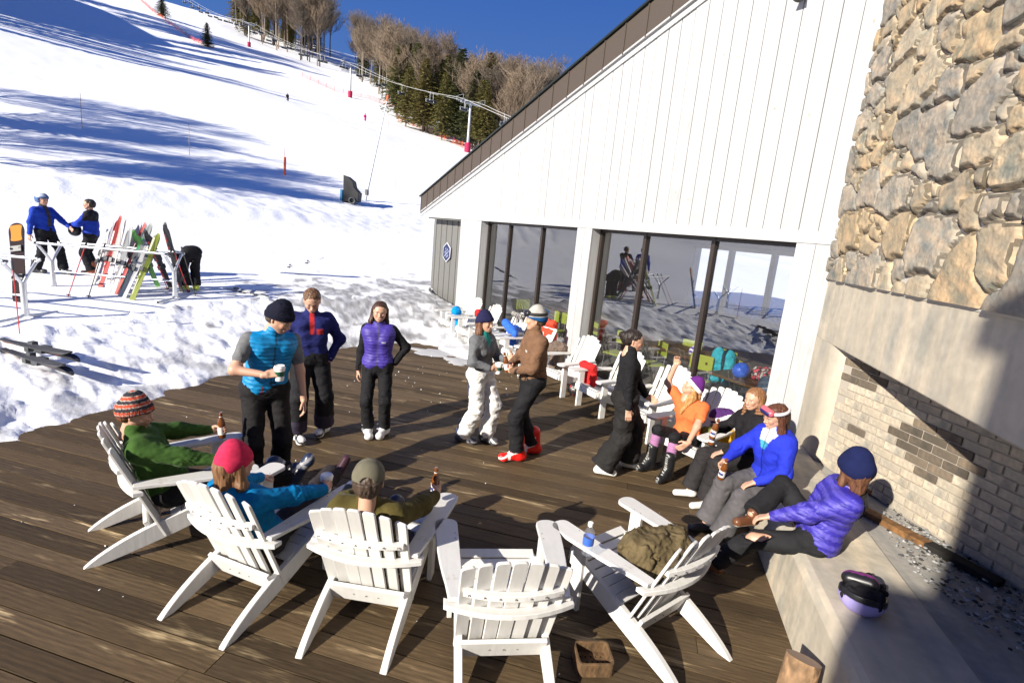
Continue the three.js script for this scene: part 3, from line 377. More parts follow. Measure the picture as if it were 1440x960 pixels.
/* o: H, pos [x,y,z], az, pelvis, neck, head {yaw,pitch,roll}, L/R {hand, pole, palm, grip, dir}, footL/footR [x,y,z,yaw,pitch], knee poles, colours ... (local: faces -Z, +X is its right) */
function person(o) {
  const k = (o.H || 1.75) / 1.75, g = thing('person', o.label, 'person', o.group, o.pos, -R(o.az || 0)); const fem = o.fem ? 1 : 0, skin = o.skin || SKIN, hairC = o.hairC || [.06, .035, .02];
  const S = p => vmul(p, k); const pel = S(o.pelvis || [0, .95, 0]), nek = S(o.neck || [0, 1.45, .01]); const up = vnorm(vsub(nek, pel)); const tw = o.twist || 0;
  let right = [Math.cos(tw), o.tilt || 0, Math.sin(tw)]; right = vnorm(vsub(right, vmul(up, vdot(right, up)))); const fw = vcross(up, right);   // forward
  const hr = vnorm([Math.cos(o.hipTwist || 0), 0, Math.sin(o.hipTwist || 0)]);
  const T = (a, b, c) => vadd(vadd(vadd(pel, up, a * k), right, b * k), fw, c * k); const tl = vlen(vsub(nek, pel)) / k;
  const sw = fem ? .158 : .185; const sh = { L: T(tl - .055, -sw, -.01), R: T(tl - .055, sw, -.01) }, hip = { L: vadd(vadd(pel, hr, -.092 * k), [0, -.03 * k, 0]), R: vadd(vadd(pel, hr, .092 * k), [0, -.03 * k, 0]) };
  const arm = {}, leg = {};
  for (const q of ['L', 'R']) {
    const sd = q === 'L' ? -1 : 1, a = o[q] || {}; let hand = S(a.hand || [sd * .27, .78, -.03]); const pole = a.pole || [sd * .5, -.3, .8]; let [el, ha] = ik(sh[q], hand, .285 * k, .255 * k, pole); arm[q] = { el, wr: ha };
    const ft = o['foot' + q] || [sd * .11, 0, 0, sd * -.12, 0]; const ank = S([ft[0], ft[1] + .10, ft[2]]); const kp = o['knee' + q] || [sd * .12, 0, -1]; const [kn, an] = ik(hip[q], ank, .435 * k, .43 * k, kp); leg[q] = { kn, an, yaw: ft[3] || 0, pitch: ft[4] || 0 };
  }
  // body under the clothes, with head and hands
  const bd = new Field(); bd.k = .03 * k; const r = a => a * k;
  const torso = (f, add, kk) => { const wz = fem ? .92 : 1; f.cap(T(.02, -.06, 0), T(.02, .06, 0), r(.115 + add), r(.115 + add), kk); f.cap(T(.05, -.05, 0), T(tl * .45, -.055 * wz, .0), r(.105 + add), r((fem ? .092 : .105) + add), kk).cap(T(.05, .05, 0), T(tl * .45, .055 * wz, 0), r(.105 + add), r((fem ? .092 : .105) + add), kk); f.cap(T(tl * .45, -.05, 0), T(tl - .12, -.085, .01), r((fem ? .095 : .105) + add), r(.10 + add), kk).cap(T(tl * .45, .05, 0), T(tl - .12, .085, .01), r((fem ? .095 : .105) + add), r(.10 + add), kk); f.cap(T(tl - .075, -sw + .03, -.01), T(tl - .075, sw - .03, -.01), r(.068 + add), r(.068 + add), kk); f.cap(T(tl - .07, 0, 0), T(tl + .0, 0, .0), r(.09 + add), r(.06 + add * .6), kk); if (fem) for (const s of [-1, 1]) f.cap(T(tl - .19, s * .06, .07), T(tl - .20, s * .06, .075), r(.058 + add * .7), r(.058 + add * .7), .04 * k); };
  torso(bd, -.022, .04 * k); const armsF = (f, a0, a1, a2, end = 1, kk = .03 * k) => { for (const q of ['L', 'R']) { const A = arm[q]; f.cap(sh[q], A.el, r(.052 + a0), r(.042 + a1), kk); if (end > 1) f.cap(A.el, vlerp(A.el, A.wr, end - 1), r(.042 + a1), r(lerp(.042, .028, end - 1) + a2), kk); } };
  armsF(bd, 0, 0, 0, 2); for (const q of ['L', 'R']) bd.cap(hip[q], leg[q].kn, r(.075), r(.05)).cap(leg[q].kn, leg[q].an, r(.05), r(.035));
  const hq = new THREE.Quaternion().setFromEuler(new THREE.Euler(o.head?.pitch || 0, o.head?.yaw || 0, o.head?.roll || 0, 'YXZ')); const hOff = o.headOff || [0, .155, -.02]; const hc = vadd(nek, S(hOff));
  bd.cap(nek, vadd(nek, vsub(hc, nek), .6), r(.056), r(.05));
  const parts = [net(bd, .02 * k, () => skin)]; const hm = new THREE.Matrix4().compose(V3(...hc), hq, V3(k, k, k));
  parts.push(makeHead(o, k, skin, hairC).applyMatrix4(hm));
  const hands = {}; for (const q of ['L', 'R']) { const a = o[q] || {}, sd = q === 'L' ? -1 : 1, dir = a.dir || vsub(arm[q].wr, arm[q].el); const palm = a.palm || [-sd, 0, 0]; if (!a.glove) parts.push(makeHand(arm[q].wr, dir, palm, a.grip ?? .35, k, sd, skin)); hands[q] = { w: arm[q].wr, u: vnorm(dir), n: vnorm(palm) }; }
  mesh('body', parts, M.skin, g);
  // garments
  const seedN = (o.pos[0] * 7.3 + o.pos[2] * 3.1); const joints = [arm.L.el, arm.R.el, leg.L.kn, leg.R.kn, hip.L, hip.R, T(.08, 0, .05)]; const crease = (x, y, z) => { let w = 0; for (const j of joints) { const q = ((x - j[0]) ** 2 + (y - j[1]) ** 2 + (z - j[2]) ** 2) / (.0225 * k * k); if (q < 3) w = Math.max(w, Math.exp(-q)); } return w < .05 ? 0 : w * (.020 * (.45 - Math.abs(nz(x * 11 + seedN, y * 26 + 3 * nz(x * 8, y * 8, z * 8), z * 11))) - .004); };
  const fold = (amp, f1 = 9) => (x, y, z) => crease(x, y, z) + amp * (nz(x * f1 + seedN, y * f1 * 1.7, z * f1) + .55 * Math.abs(nz(x * f1 * 2.3, y * f1 * 2.9 + seedN, z * f1 * 2.3)) - .2);
  const cut = (f, pt, n, sgn = 1, rad = .215) => { const m = f.mod; f.mod = (d, x, y, z) => { if (m) d = m(d, x, y, z); const qx = x - pel[0], qy = y - pel[1], qz = z - pel[2], ql = qx * up[0] + qy * up[1] + qz * up[2]; if (Math.hypot(qx - up[0] * ql, qy - up[1] * ql, qz - up[2] * ql) > rad * k) return d; const c = ((x - pt[0]) * n[0] + (y - pt[1]) * n[1] + (z - pt[2]) * n[2]) * sgn; return Math.max(d, c); }; };
  const lp = (x, y, z) => { const p = [x - pel[0], y - pel[1], z - pel[2]]; return [vdot(p, right) / k, vdot(p, up) / k, vdot(p, fw) / k]; };
  const J = o.top; // { add, hem, sleeve: end 0..2, color or fn, mat, quilt, collar, armAdd }
  const garment = (name, J, lay) => { const f = new Field(); f.k = .035 * k; torso(f, (J.add ?? .012) + lay, .04 * k); if (J.sleeve > 0) { if (J.sleeve < 1) { for (const q of ['L', 'R']) f.cap(sh[q], vlerp(sh[q], arm[q].el, J.sleeve), r(.058 + (J.armAdd ?? .01) + lay), r(.056 + (J.armAdd ?? .01) + lay)); } else armsF(f, (J.armAdd ?? .014) + lay, (J.armAdd ?? .014) + lay, (J.cuff ?? .012) + lay, J.sleeve, .04 * k); }
    if (J.collar) f.cap(T(tl - .03, 0, 0), vadd(nek, vsub(hc, nek), J.collar), r(.072), r(.07), .02 * k); if (J.hood) f.cap(T(tl - .05, -.09, -.09), T(tl - .05, .09, -.09), r(.06), r(.06), .05).cap(T(tl - .14, 0, -.12), T(tl, 0, -.08), r(.07), r(.06), .05);
    const fd = fold(J.fold ?? .011, J.ff || 8); const qv = J.quilt || 0; f.mod = (d, x, y, z) => d - fd(x, y, z) - (qv ? qv * (Math.abs(Math.sin(lp(x, y, z)[1] * (J.qf || 78) + 1.1 * nz(x * 6, y * 6, z * 6))) - .6) * (1 + .5 * nz(x * 13, y * 9, z * 13)) : 0);
    cut(f, T(J.hem ?? -.10, 0, 0), up, -1, J.sleeve ? .225 : .4); if (J.sleeve > 0 && J.sleeve < 1) ; const hemB = J.hem ?? -.10, c = (x, y, z) => { const q = lp(x, y, z); let v = 1 + .16 * nz(x * 34, y * 34, z * 34) + .14 * nz(x * 9 + seedN, y * 9, z * 9); if (Math.abs(q[1] - hemB - .022) < .004 && Math.abs(q[0]) < .2) v *= .5; if (J.zip && q[2] > .03 && Math.abs(q[0]) < .0055) v *= .3; if (J.sleeve > 1 && Math.abs(q[1] - tl + .075 - .12 * (Math.abs(q[0]) - .16)) < .003 && q[2] < 0) v *= .6; return vmul(typeof J.color === 'function' ? J.color(q[0], q[1], q[2]) : J.color, v); }; return mesh(name, net(f, J.cell || .0125, c), J.mat || M.fleece, g); };
  if (o.shirt) garment('shirt', o.shirt, 0); if (J) garment(o.topName || 'jacket', J, 0);
  const B = o.pants; if (B) { const f = new Field(); f.k = .03 * k; f.cap(vadd(pel, hr, -.07 * k), vadd(pel, hr, .07 * k), r(.128 + (B.add || 0) * .5), r(.128 + (B.add || 0) * .5), .05 * k).cap(T(.0, 0, 0), T(.06, 0, 0), r(.125), r(.12), .05 * k); for (const q of ['L', 'R']) { const a = B.add || 0; f.cap(hip[q], leg[q].kn, r(.088 + a), r(.066 + a), .035 * k).cap(leg[q].kn, vlerp(leg[q].kn, leg[q].an, B.end ?? .97), r(.066 + a), r((B.cuff ?? .062) + a), .03 * k); }
    const fd = fold(B.fold ?? .009, B.ff || 9); f.mod = (d, x, y, z) => d - fd(x, y, z); cut(f, T(.10, 0, 0), up, 1, .2); for (const q of ['L', 'R']) { const e = vlerp(leg[q].kn, leg[q].an, B.end ?? .97), u = vnorm(vsub(leg[q].an, leg[q].kn)), m = f.mod; f.mod = (d, x, y, z) => { d = m(d, x, y, z); const c = (x - e[0]) * u[0] + (y - e[1]) * u[1] + (z - e[2]) * u[2]; const far = Math.hypot(x - e[0], y - e[1], z - e[2]); return far < .22 * k ? Math.max(d, c) : d; }; }
    mesh('trousers', net(f, .0135, (x, y, z) => vmul(typeof B.color === 'function' ? B.color(x / k, y / k, z / k) : B.color, 1 + .2 * nz(x * 30, y * 30, z * 30) + .25 * nz(x * 7, y * 7 + seedN, z * 7))), B.mat || M.shell, g); }
  if (o.socks) { const f = new Field(); for (const q of ['L', 'R']) f.cap(vlerp(leg[q].kn, leg[q].an, .2), vlerp(leg[q].kn, leg[q].an, .6), r(.062), r(.056)); mesh('socks', net(f, .012, (x, y, z) => Math.sin(y * 330) > .2 ? o.socks : vmul(o.socks, .8)), M.knit, g); }
  // boots
  for (const q of ['L', 'R']) { const F_ = o.boot || {}, f = new Field(), ty = F_.type || 'shoe', yw = leg[q].yaw, pt_ = leg[q].pitch; f.k = .02; const b = (x, y, z) => [x * k, y * k, z * k];
    if (ty === 'ski') f.cap(b(0, .055, .07), b(0, .055, -.17), .05 * k, .046 * k).cap(b(-.012, .04, -.15), b(.012, .04, -.15), .042 * k).cap(b(0, .06, .03), b(0, .27, -.0), .062 * k, .072 * k, .03).cap(b(0, .09, -.05), b(0, .13, -.02), .05 * k); else if (ty === 'snow') f.cap(b(0, .055, .06), b(0, .05, -.15), .052 * k, .05 * k).cap(b(0, .06, .02), b(0, .30, .015), .062 * k, .07 * k, .03).cap(b(0, .09, -.06), b(0, .15, -.01), .05 * k); else f.cap(b(0, .045, .05), b(0, .04, -.15), .042 * k, .038 * k).cap(b(0, .05, .03), b(0, .11, .02), .045 * k, .046 * k);
    f.mod = (d, x, y, z) => Math.max(d, -y - 0.0); const c1 = F_.color || [.7, .7, .7], c2 = F_.color2 || [.05, .05, .05]; const strap = (y, z) => ty === 'ski' && z < .0 && (Math.abs(y / k - .11 - .4 * (z / k + .05)) < .012 || Math.abs(y / k - .165 - .2 * z / k) < .011 || Math.abs(y / k - .22) < .012 || (z / k < -.06 && Math.abs(z / k + .10) < .012));
    const cf = (x, y, z) => y < .018 * k ? (F_.sole || [.08, .08, .08]) : strap(y, z) ? c2 : (ty === 'snow' && Math.abs(x) < .016 * k && z < -.03 * k && Math.sin(y * 260) > .1 ? [.35, .35, .33] : (F_.split && y > F_.split * k ? c2 : c1));
    const m = mesh('boot', net(f, .0105, cf), M.boot, g); const an = leg[q].an; m.position.set(an[0], an[1] - .10 * k, an[2]); m.rotation.order = 'YXZ'; m.rotation.set(pt_, yw, 0); if (pt_) { const v = V3(0, .1 * k, 0).applyEuler(m.rotation); m.position.set(an[0] - v.x, an[1] - v.y, an[2] - v.z); }
    if (ty === 'ski') mesh('buckles', [0, 1, 2].map(i => box(.03, .012, .045, .066 * k, (.1 + i * .06) * k, (-.045 + i * .012) * k, .003)), std([.75, .75, .76], .3, { metalness: .6 }), m);
  }
  // hair and headwear in head space
  const hs = new THREE.Group(); hs.name = 'head_wear'; const headMesh = (name, f, c, mat, cell = .0075) => { const m = mesh(name, net(f, cell, typeof c === 'function' ? c : () => c).applyMatrix4(hm), mat, g); return m; };
  if (o.hair) { const f = new Field(); f.k = .03; const ht = o.hair; f.cap([0, .045, .035], [0, .05, .0], .09, .085).cap([0, -.0, .05], [0, .03, .05], .078, .08); if (ht === 'long' || ht === 'longfront' || ht === 'braid') { for (const s of [-1, 1]) f.cap([s * .07, .03, .02], [s * .088, -.12, .01], .036, .034).cap([s * .088, -.12, .01], [s * .08, -.22, ht === 'longfront' ? -.05 : .02], .034, .022); f.cap([0, .0, .075], [0, -.2, .075], .07, .06); } if (ht === 'longfront') f.cap([.075, -.1, -.03], [.07, -.34, -.10], .036, .024).cap([-.08, -.1, -.02], [-.07, -.32, -.09], .036, .024).cap([0, -.2, .075], [0, -.3, .07], .06, .04); if (ht === 'bob') { for (const s of [-1, 1]) f.cap([s * .07, .03, .02], [s * .085, -.1, .02], .034, .028); f.cap([0, .0, .075], [0, -.11, .08], .066, .05); } if (ht === 'bun') f.cap([0, .03, .12], [0, .035, .14], .045, .045).cap([0, -.0, .09], [0, -.02, .085], .05, .05); if (ht === 'tail') f.cap([0, .03, .11], [.0, -.14, .15], .035, .02); if (ht === 'braid') f.cap([.07, -.05, .0], [.09, -.26, -.05], .026, .018).cap([-.07, -.05, .0], [-.09, -.26, -.05], .026, .018);
    f.mod = (d, x, y, z) => { d -= .006 * nz(x * 40, y * 12, z * 40) + .006 * nz(x * 95, y * 11, z * 95) + (ht === 'longfront' ? .012 * nz(x * 22, y * 16, z * 22) : 0) + (ht === 'braid' && y < -.06 ? .006 * Math.sin(y * 190) : 0); if (z < -.035) { const face = Math.hypot(x / .078, (y + .02) / .105) - 1; d = Math.max(d, -face * .07 - 0.0); if (ht === 'short' || ht === 'bun' || ht === 'tail') d = Math.max(d, .045 - y - (-.035 - z) * .3); } if ((ht === 'short' || ht === 'bun' || ht === 'tail') && y < -.055) d = Math.max(d, -.055 - y); if (o.hat && y > .045 && o.hat.type !== 'none') d += .014; return d; };
    if (ht === 'longfront') hm.compose(V3(...hc), new THREE.Quaternion().setFromEuler(new THREE.Euler((o.head?.pitch || 0) * .15, (o.head?.yaw || 0) * .8, 0, 'YXZ')), V3(k, k, k)); headMesh('hair', f, (x, y, z) => { const v = .8 + .5 * nz(x * 70, y * 9, z * 70); return vmul(hairC, v); }, M.hair); hm.compose(V3(...hc), hq, V3(k, k, k)); }
  if (o.hat) { const h = o.hat, f = new Field(); f.k = .025; if (h.scale) hm.compose(V3(...hc), hq, V3(k * h.scale, k * h.scale, k * h.scale)); const fold_ = h.type === 'beanie';
    if (fold_) { f.cap([0, .05, .025], [0, .095, .02], .101, .084).cap([0, .03, .03], [0, .04, -.005], .1, .098); f.mod = (d, x, y, z) => { const b = y + .25 * z + (h.low || 0); d = Math.max(d, .022 - b) - (h.rib ? .002 * Math.sin(Math.atan2(x, z) * 60) : 0) - .004 * nz(x * 14, y * 14, z * 14); if (b < .062 && h.band !== false) d -= .006; return d; }; }
    else if (h.type === 'helmet') { f.cap([0, .045, .03], [0, .05, -.005], .118, .112).cap([0, .0, .05], [0, .03, .05], .105, .11); f.mod = (d, x, y, z) => Math.max(d, (z < -.02 ? .045 : -.055 + Math.max(0, z) * .2) - y); }
    else if (h.type === 'cap') { f.cap([0, .055, .025], [0, .06, .0], .098, .094); f.mod = (d, x, y, z) => { d = Math.max(d, .032 - y - .1 * z); const gap = Math.hypot(x / .036, (y - .05) / .034) - 1; if (z > .05) d = Math.max(d, -gap * .03); const brim = Math.max(Math.abs(y - .035 - x * x * -2.2) - .005, Math.hypot(x / .085, (z + .09) / .095) - 1 > 0 ? (Math.hypot(x / .085, (z + .09) / .095) - 1) * .09 : -.002); return z < -.03 ? Math.min(d, brim) : d; }; const bb = f.bounds(.03); bb[0][2] -= .12; headMesh('cap', f, h.color, M.knit, .0065).geometry; const f2 = new Field(); }
    if (h.type !== 'cap') headMesh(h.type === 'helmet' ? 'helmet' : 'beanie', f, h.color, h.type === 'helmet' ? M.boot : M.knit, .007);
    else { const b = new THREE.Shape(); b.absellipse(0, 0, .078, .10, Math.PI, 2 * Math.PI); const bg = new THREE.ExtrudeGeometry(b, { depth: .006, bevelEnabled: true, bevelThickness: .002, bevelSize: .002, bevelSegments: 1, curveSegments: 16 }); bg.rotateX(Math.PI / 2); bg.translate(0, .052, -.07); bg.rotateX(.1); bg.applyMatrix4(hm); mesh('cap_brim', bg, std(h.brim || [.14, .13, .1], .9), g); }
    if (h.pom) { const p = new Field(); p.ball(h.pom, .05); p.mod = (d, x, y, z) => d - .010 * nz(x * 60, y * 60, z * 60); headMesh('pom_pom', p, (x, y, z) => vmul(h.pomC, .75 + .5 * nz(x * 80, y * 80, z * 80)), M.knit); } }
  if (o.goggles) { const G = o.goggles, f = new Field(); f.k = .01; const y0 = G.y ?? .075, z0 = G.z ?? -.098, t_ = G.tilt || 0; f.cap([-.055, y0, z0 + .015], [.055, y0, z0 + .015], .033, .033).cap([-.035, y0, z0], [.035, y0, z0], .034, .034); const lens = (x, y, z) => Math.abs(y - y0) < .024 && Math.abs(x) < .068 && z < z0 + .008; headMesh('goggles', f, (x, y, z) => lens(x, y, z) ? G.lens : G.frame, M.boot, .006); const tor = new THREE.TorusGeometry(.104, .012, 6, 36).scale(1, 1.08, 1.6).rotateX(Math.PI / 2).translate(0, y0 - .005, .012); tor.applyMatrix4(hm); mesh('goggle_strap', tor, std(G.strap || [.03, .03, .03], .8), g); }
  g.userData.pk = k; return { g, hands, k, hc, nek, sh, arm, leg, T, world: p => g.localToWorld(V3(...p)) };
}
// ---------------------------------------------------------------- the people
const BLK = [.012, .012, .014], ho = (c, v = .25, f = 30) => (x, y, z) => vmul(c, 1 + v * nz(x * f, y * f, z * f));
const skiWhite = { type: 'ski', color: [.75, .75, .76], color2: [.04, .04, .05] }, PPL = {};
// standing on the deck
PPL.vest = person({ label: 'man in bright blue quilted vest and grey tee holding a coffee cup', H: 1.84, pos: [-3.22, 0, -3.93], az: 130, neck: [-.05, 1.44, -.07], headOff: [-.04, .135, -.07], head: { yaw: .75, pitch: -.45 }, twist: -.1,
  R: { hand: [.06, 1.16, -.34], pole: [1, -.4, .3], palm: [-1, 0, 0], grip: .8, dir: [-1, .25, -.35] }, L: { hand: [-.30, .80, -.12], pole: [-.6, 0, .8], palm: [1, 0, .2], grip: .3 },
  shirt: { color: ho([.14, .145, .15], .2), sleeve: .62, add: -.004, armAdd: .002, hem: .1, mat: M.knit, fold: .006 }, topName: 'vest', top: { color: (a, b, c) => Math.abs(a) < .006 && c > 0 ? [.01, .05, .1] : vmul(c > .05 && a > .06 && a < .075 && b > -.08 && b < .06 ? [.5, .05, .03] : [.0, .20, .46], 1 + .12 * Math.sin(b * 156)), sleeve: 0, add: .014, quilt: .007, qf: 95, hem: -.13, collar: .42, mat: M.puffer, fold: .008 },
  pants: { color: [.014, .013, .014], add: .014, cuff: .075, end: .98 }, boot: { type: 'ski', color: [.02, .025, .05], color2: [.2, .2, .22] }, hair: 'short', hairC: [.10, .07, .05], hat: { type: 'beanie', color: ho([.008, .009, .02], .2), rib: 1 }, beard: .3 });
PPL.fleece = person({ label: 'man in navy fleece with red zip standing hand on hip', H: 1.79, pos: [-3.60, 0, -5.14], az: 138, neck: [0, 1.45, -.04], headOff: [0, .145, -.06], head: { yaw: -.1, pitch: -.5 }, smile: 1,
  L: { hand: [-.2, .93, -.06], pole: [-1, 0, .45], palm: [.6, 0, .6], grip: .6, dir: [.4, -.7, .3] }, R: { hand: [.33, .80, -.05], pole: [.5, 0, .8] }, footR: [.15, 0, -.10, .25], footL: [-.17, 0, .05, -.5],
  top: { color: (a, b, c) => c > .05 && Math.abs(a) < .022 && b > .30 ? [.45, .03, .03] : (c > .05 && a < -.05 && a > -.12 && Math.abs(b - .33) < .03 ? [.4, .03, .03] : [.018, .022, .11]), sleeve: 1.95, add: .016, armAdd: .018, collar: .42, hem: -.06, mat: M.fleece }, pants: { color: (x, y, z) => y < .27 ? [.035, .03, .05] : BLK, add: .03, cuff: .085, end: .92 }, boot: { type: 'ski', color: [.72, .72, .73], color2: [.02, .02, .03] }, hair: 'short', hairC: [.14, .07, .035] });
PPL.purple = person({ label: 'smiling woman with long brown hair in a purple vest', H: 1.67, fem: 1, pos: [-2.93, 0, -5.50], az: 158, head: { yaw: .1, pitch: -.08, roll: .06 }, smile: 1, hipTwist: .05,
  L: { hand: [-.20, .97, -.02], pole: [-1, 0, .35], palm: [.5, 0, .7], grip: .6, dir: [.5, -.6, .3] }, R: { hand: [.24, .80, .0], pole: [.5, 0, .8], grip: .4 }, footR: [.09, 0, 0, .2], footL: [-.11, 0, .02, -.25],
  shirt: { color: BLK, sleeve: 1.95, add: .004, armAdd: .01, collar: .4, hem: -.02, mat: M.knit, fold: .006 }, topName: 'vest', top: { color: (a, b, c) => Math.abs(a) < .005 && c > 0 ? [.05, .05, .07] : (c > .05 && a < -.05 && a > -.1 && Math.abs(b - .31) < .008 ? [.5, .5, .55] : [.05, .03, .26]), sleeve: 0, add: .02, quilt: .005, qf: 85, hem: -.12, collar: .3, mat: M.puffer, fold: .007 }, pants: { color: BLK, add: .008, cuff: .07, end: .95 }, boot: { type: 'ski', color: [.75, .75, .74], color2: [.5, .5, .52] }, hair: 'long', hairC: [.055, .022, .014] });
PPL.grey = person({ label: 'woman in grey half-zip and navy pom-pom hat talking with a cup', H: 1.64, fem: 1, pos: [-1.76, 0, -5.88], az: 108, head: { yaw: -.1, pitch: .0 }, smile: 1,
  R: { hand: [.12, 1.08, -.24], pole: [.8, -.5, .5], palm: [-1, 0, 0], grip: .75, dir: [-.6, .05, -.5] }, L: { hand: [-.12, 1.17, -.34], pole: [-.5, -1, .2], palm: [.8, 0, .5], grip: .5, dir: [0, .9, -.35] }, footR: [.12, 0, .12, .15], footL: [-.10, 0, -.10, -.1],
  shirt: { color: [.02, .22, .2], sleeve: 0, add: .0, hem: .1, collar: .2, mat: M.knit }, topName: 'pullover', top: { color: (a, b, c) => c > .06 && b > .36 && Math.abs(a) < .045 * (b - .33) / .12 ? [.03, .26, .24] : [.125, .13, .14], sleeve: 1.85, add: .012, armAdd: .014, hem: -.10, mat: M.fleece }, pants: { color: ho([.66, .65, .63], .1), add: .03, cuff: .085, end: .96, fold: .02 }, boot: { type: 'ski', color: [.06, .06, .07], color2: [.6, .6, .6] }, hair: 'long', hairC: [.16, .07, .035], hat: { type: 'beanie', color: ho([.014, .014, .05], .2), rib: 1, pom: [0, .11, .135], pomC: [.6, .03, .03] } });
PPL.brown = person({ label: 'man in brown fleece and grey beanie with goggles and red ski boots', H: 1.80, pos: [-1.08, 0, -5.70], az: -118, head: { yaw: -.2, pitch: -.05 }, neck: [0, 1.45, -.02],
  R: { hand: [.08, 1.07, -.27], pole: [.8, -.5, .4], palm: [-1, 0, .1], grip: .8, dir: [-.8, .1, -.4] }, L: { hand: [-.08, 1.05, -.27], pole: [-.8, -.5, .4], palm: [1, 0, .1], grip: .7, dir: [.8, .1, -.4] }, footR: [.11, 0, .12, .1], footL: [-.08, 0, -.12, .05],
  topName: 'fleece', top: { color: (a, b, c) => c > .08 && a > -.12 && a < -.075 && Math.abs(b - .335) < .014 ? [.5, .45, .4] : (c > .06 && a < -.06 && Math.abs(a + .15 + (b - .1) * .3) < .01 && b > .02 && b < .17 ? [.02, .02, .02] : [.155, .085, .05]), sleeve: 1.95, add: .02, armAdd: .022, collar: .45, hem: -.08, mat: M.fleece }, pants: { color: BLK, add: .016, cuff: .07, end: .93 }, boot: { type: 'ski', color: [.62, .015, .012], color2: [.75, .72, .7] }, hair: 'short', hairC: [.12, .07, .04], hat: { type: 'beanie', color: (x, y, z) => y < .052 ? [.01, .07, .2] : vmul([.36, .35, .33], 1 + .1 * nz(x * 50, y * 50, z * 50)) }, goggles: { lens: [.01, .01, .03], frame: [.02, .02, .02], y: .082 } });
PPL.black = person({ label: 'woman in black top and black snow trousers with tied back dark hair', H: 1.68, fem: 1, pos: [-.03, 0, -5.82], az: 80, head: { yaw: -.15, pitch: -.15 },
  R: { hand: [.25, .80, -.02], pole: [.3, 0, 1], grip: .4 }, L: { hand: [-.12, .93, -.27], pole: [-.7, -.2, .6], palm: [1, 0, 0], grip: .3, dir: [.2, -.3, -.8] }, footR: [.14, 0, .18, -.15], footL: [-.14, 0, -.16, -.15],
  topName: 'hoodie', top: { color: BLK, sleeve: 1.93, add: .012, armAdd: .013, collar: .5, hem: -.06, mat: M.knit }, pants: { color: [.017, .016, .016], add: .045, cuff: .10, end: .99, fold: .025, ff: 6 }, boot: { type: 'shoe', color: [.75, .75, .72] }, hair: 'bun', hairC: [.018, .010, .008] });
// seated: chair frame is the person frame
const sit = (c, dx = 0, dz = 0) => [c[0] + dx, 0, c[1] + dz];
const SEAT = { pelvis: [0, .40, .04], neck: [0, .845, .24], headOff: [0, .15, -.01], footL: [-.14, 0, -.84, .1], footR: [.14, 0, -.84, -.1], kneeL: [0, 1, -.4], kneeR: [0, 1, -.4] };
PPL.green = person({ ...SEAT, label: 'bearded man in green pullover and striped beanie sitting with beer and coffee', H: 1.78, pos: sit(CH.c1), az: CH.c1[2], head: { yaw: -.35, pitch: -.15 }, beard: 1, hairC: [.16, .06, .025], hair: 'short',
  L: { hand: [-.33, .665, -.33], pole: [-1, -.3, .5], palm: [1, 0, 0], grip: .85, dir: [.3, .1, -.9] }, R: { hand: [.31, .66, -.29], pole: [1, -.35, .5], palm: [-1, 0, 0], grip: .8, dir: [-.3, .1, -.9] },
  topName: 'pullover', top: { color: ho([.038, .085, .018], .2, 14), sleeve: 1.93, add: .024, armAdd: .022, collar: .4, hem: -.04, mat: M.fleece }, pants: { color: BLK, add: .025, cuff: .08 }, footR: [.20, .30, -.92, -.2, 1.0], boot: { type: 'ski', color: [.02, .03, .07], color2: [.25, .25, .27] }, hat: { type: 'beanie', low: .0, color: (x, y, z) => { const t = (y + .25 * z) * 120; return Math.sin(t) > .25 ? [.03, .03, .035] : Math.sin(t * 2.1) > .8 ? [.4, .36, .32] : [.42, .07, .035]; }, rib: 1 } });
PPL.pink = person({ ...SEAT, label: 'person in pink knitted beanie and blue jacket lounging with a coffee cup', H: 1.70, fem: 1, pos: sit(CH.c2), az: CH.c2[2], head: { yaw: -.3, pitch: .02 }, hair: 'long', hairC: [.22, .11, .05], headOff: [0, .165, -.02],
  R: { hand: [.335, .67, -.36], pole: [1, -.35, .5], palm: [-1, 0, 0], grip: .85, dir: [-.2, .1, -.9] }, L: { hand: [-.30, .62, -.28], pole: [-1, -.3, .5], palm: [0, -1, 0], grip: .3 }, footR: [-.05, .42, -.90, -.2, .9], kneeR: [.15, 1, -.2], footL: [.08, .0, -.86, -.2],
  top: { color: ho([.0, .15, .36], .2, 16), sleeve: 1.95, add: .024, armAdd: .024, collar: .35, hem: -.06, hood: 1, mat: M.shell }, pants: { color: [.03, .024, .027], add: .02, cuff: .07 }, boot: { type: 'shoe', color: [.05, .02, .03], color2: [.5, .1, .2], sole: [.7, .6, .6] }, hat: { type: 'beanie', color: ho([.50, .025, .075], .25, 40), low: .02, band: false } });
PPL.cap = person({ ...SEAT, label: 'man in olive cap and olive sweater sitting with a beer bottle', H: 1.77, pos: sit(CH.c3), az: CH.c3[2], head: { yaw: .25, pitch: -.05 }, hair: 'short', hairC: [.07, .045, .03],
  R: { hand: [.325, .67, -.37], pole: [1, -.35, .5], palm: [-1, 0, 0], grip: .9, dir: [.05, .25, -.9] }, L: { hand: [-.30, .62, -.28], pole: [-1, -.3, .5], palm: [0, -1, 0], grip: .3 },
  topName: 'sweater', top: { color: ho([.075, .06, .018], .2, 14), sleeve: 1.93, add: .02, armAdd: .02, collar: .3, hem: -.05, mat: M.fleece }, pants: { color: [.02, .02, .022], add: .02, cuff: .075 }, boot: { type: 'ski', color: [.03, .03, .05], color2: [.3, .3, .3] }, hat: { type: 'cap', color: ho([.13, .12, .085], .12), brim: [.12, .11, .08] } });
const Gc = facXZ(.57, 1.0);
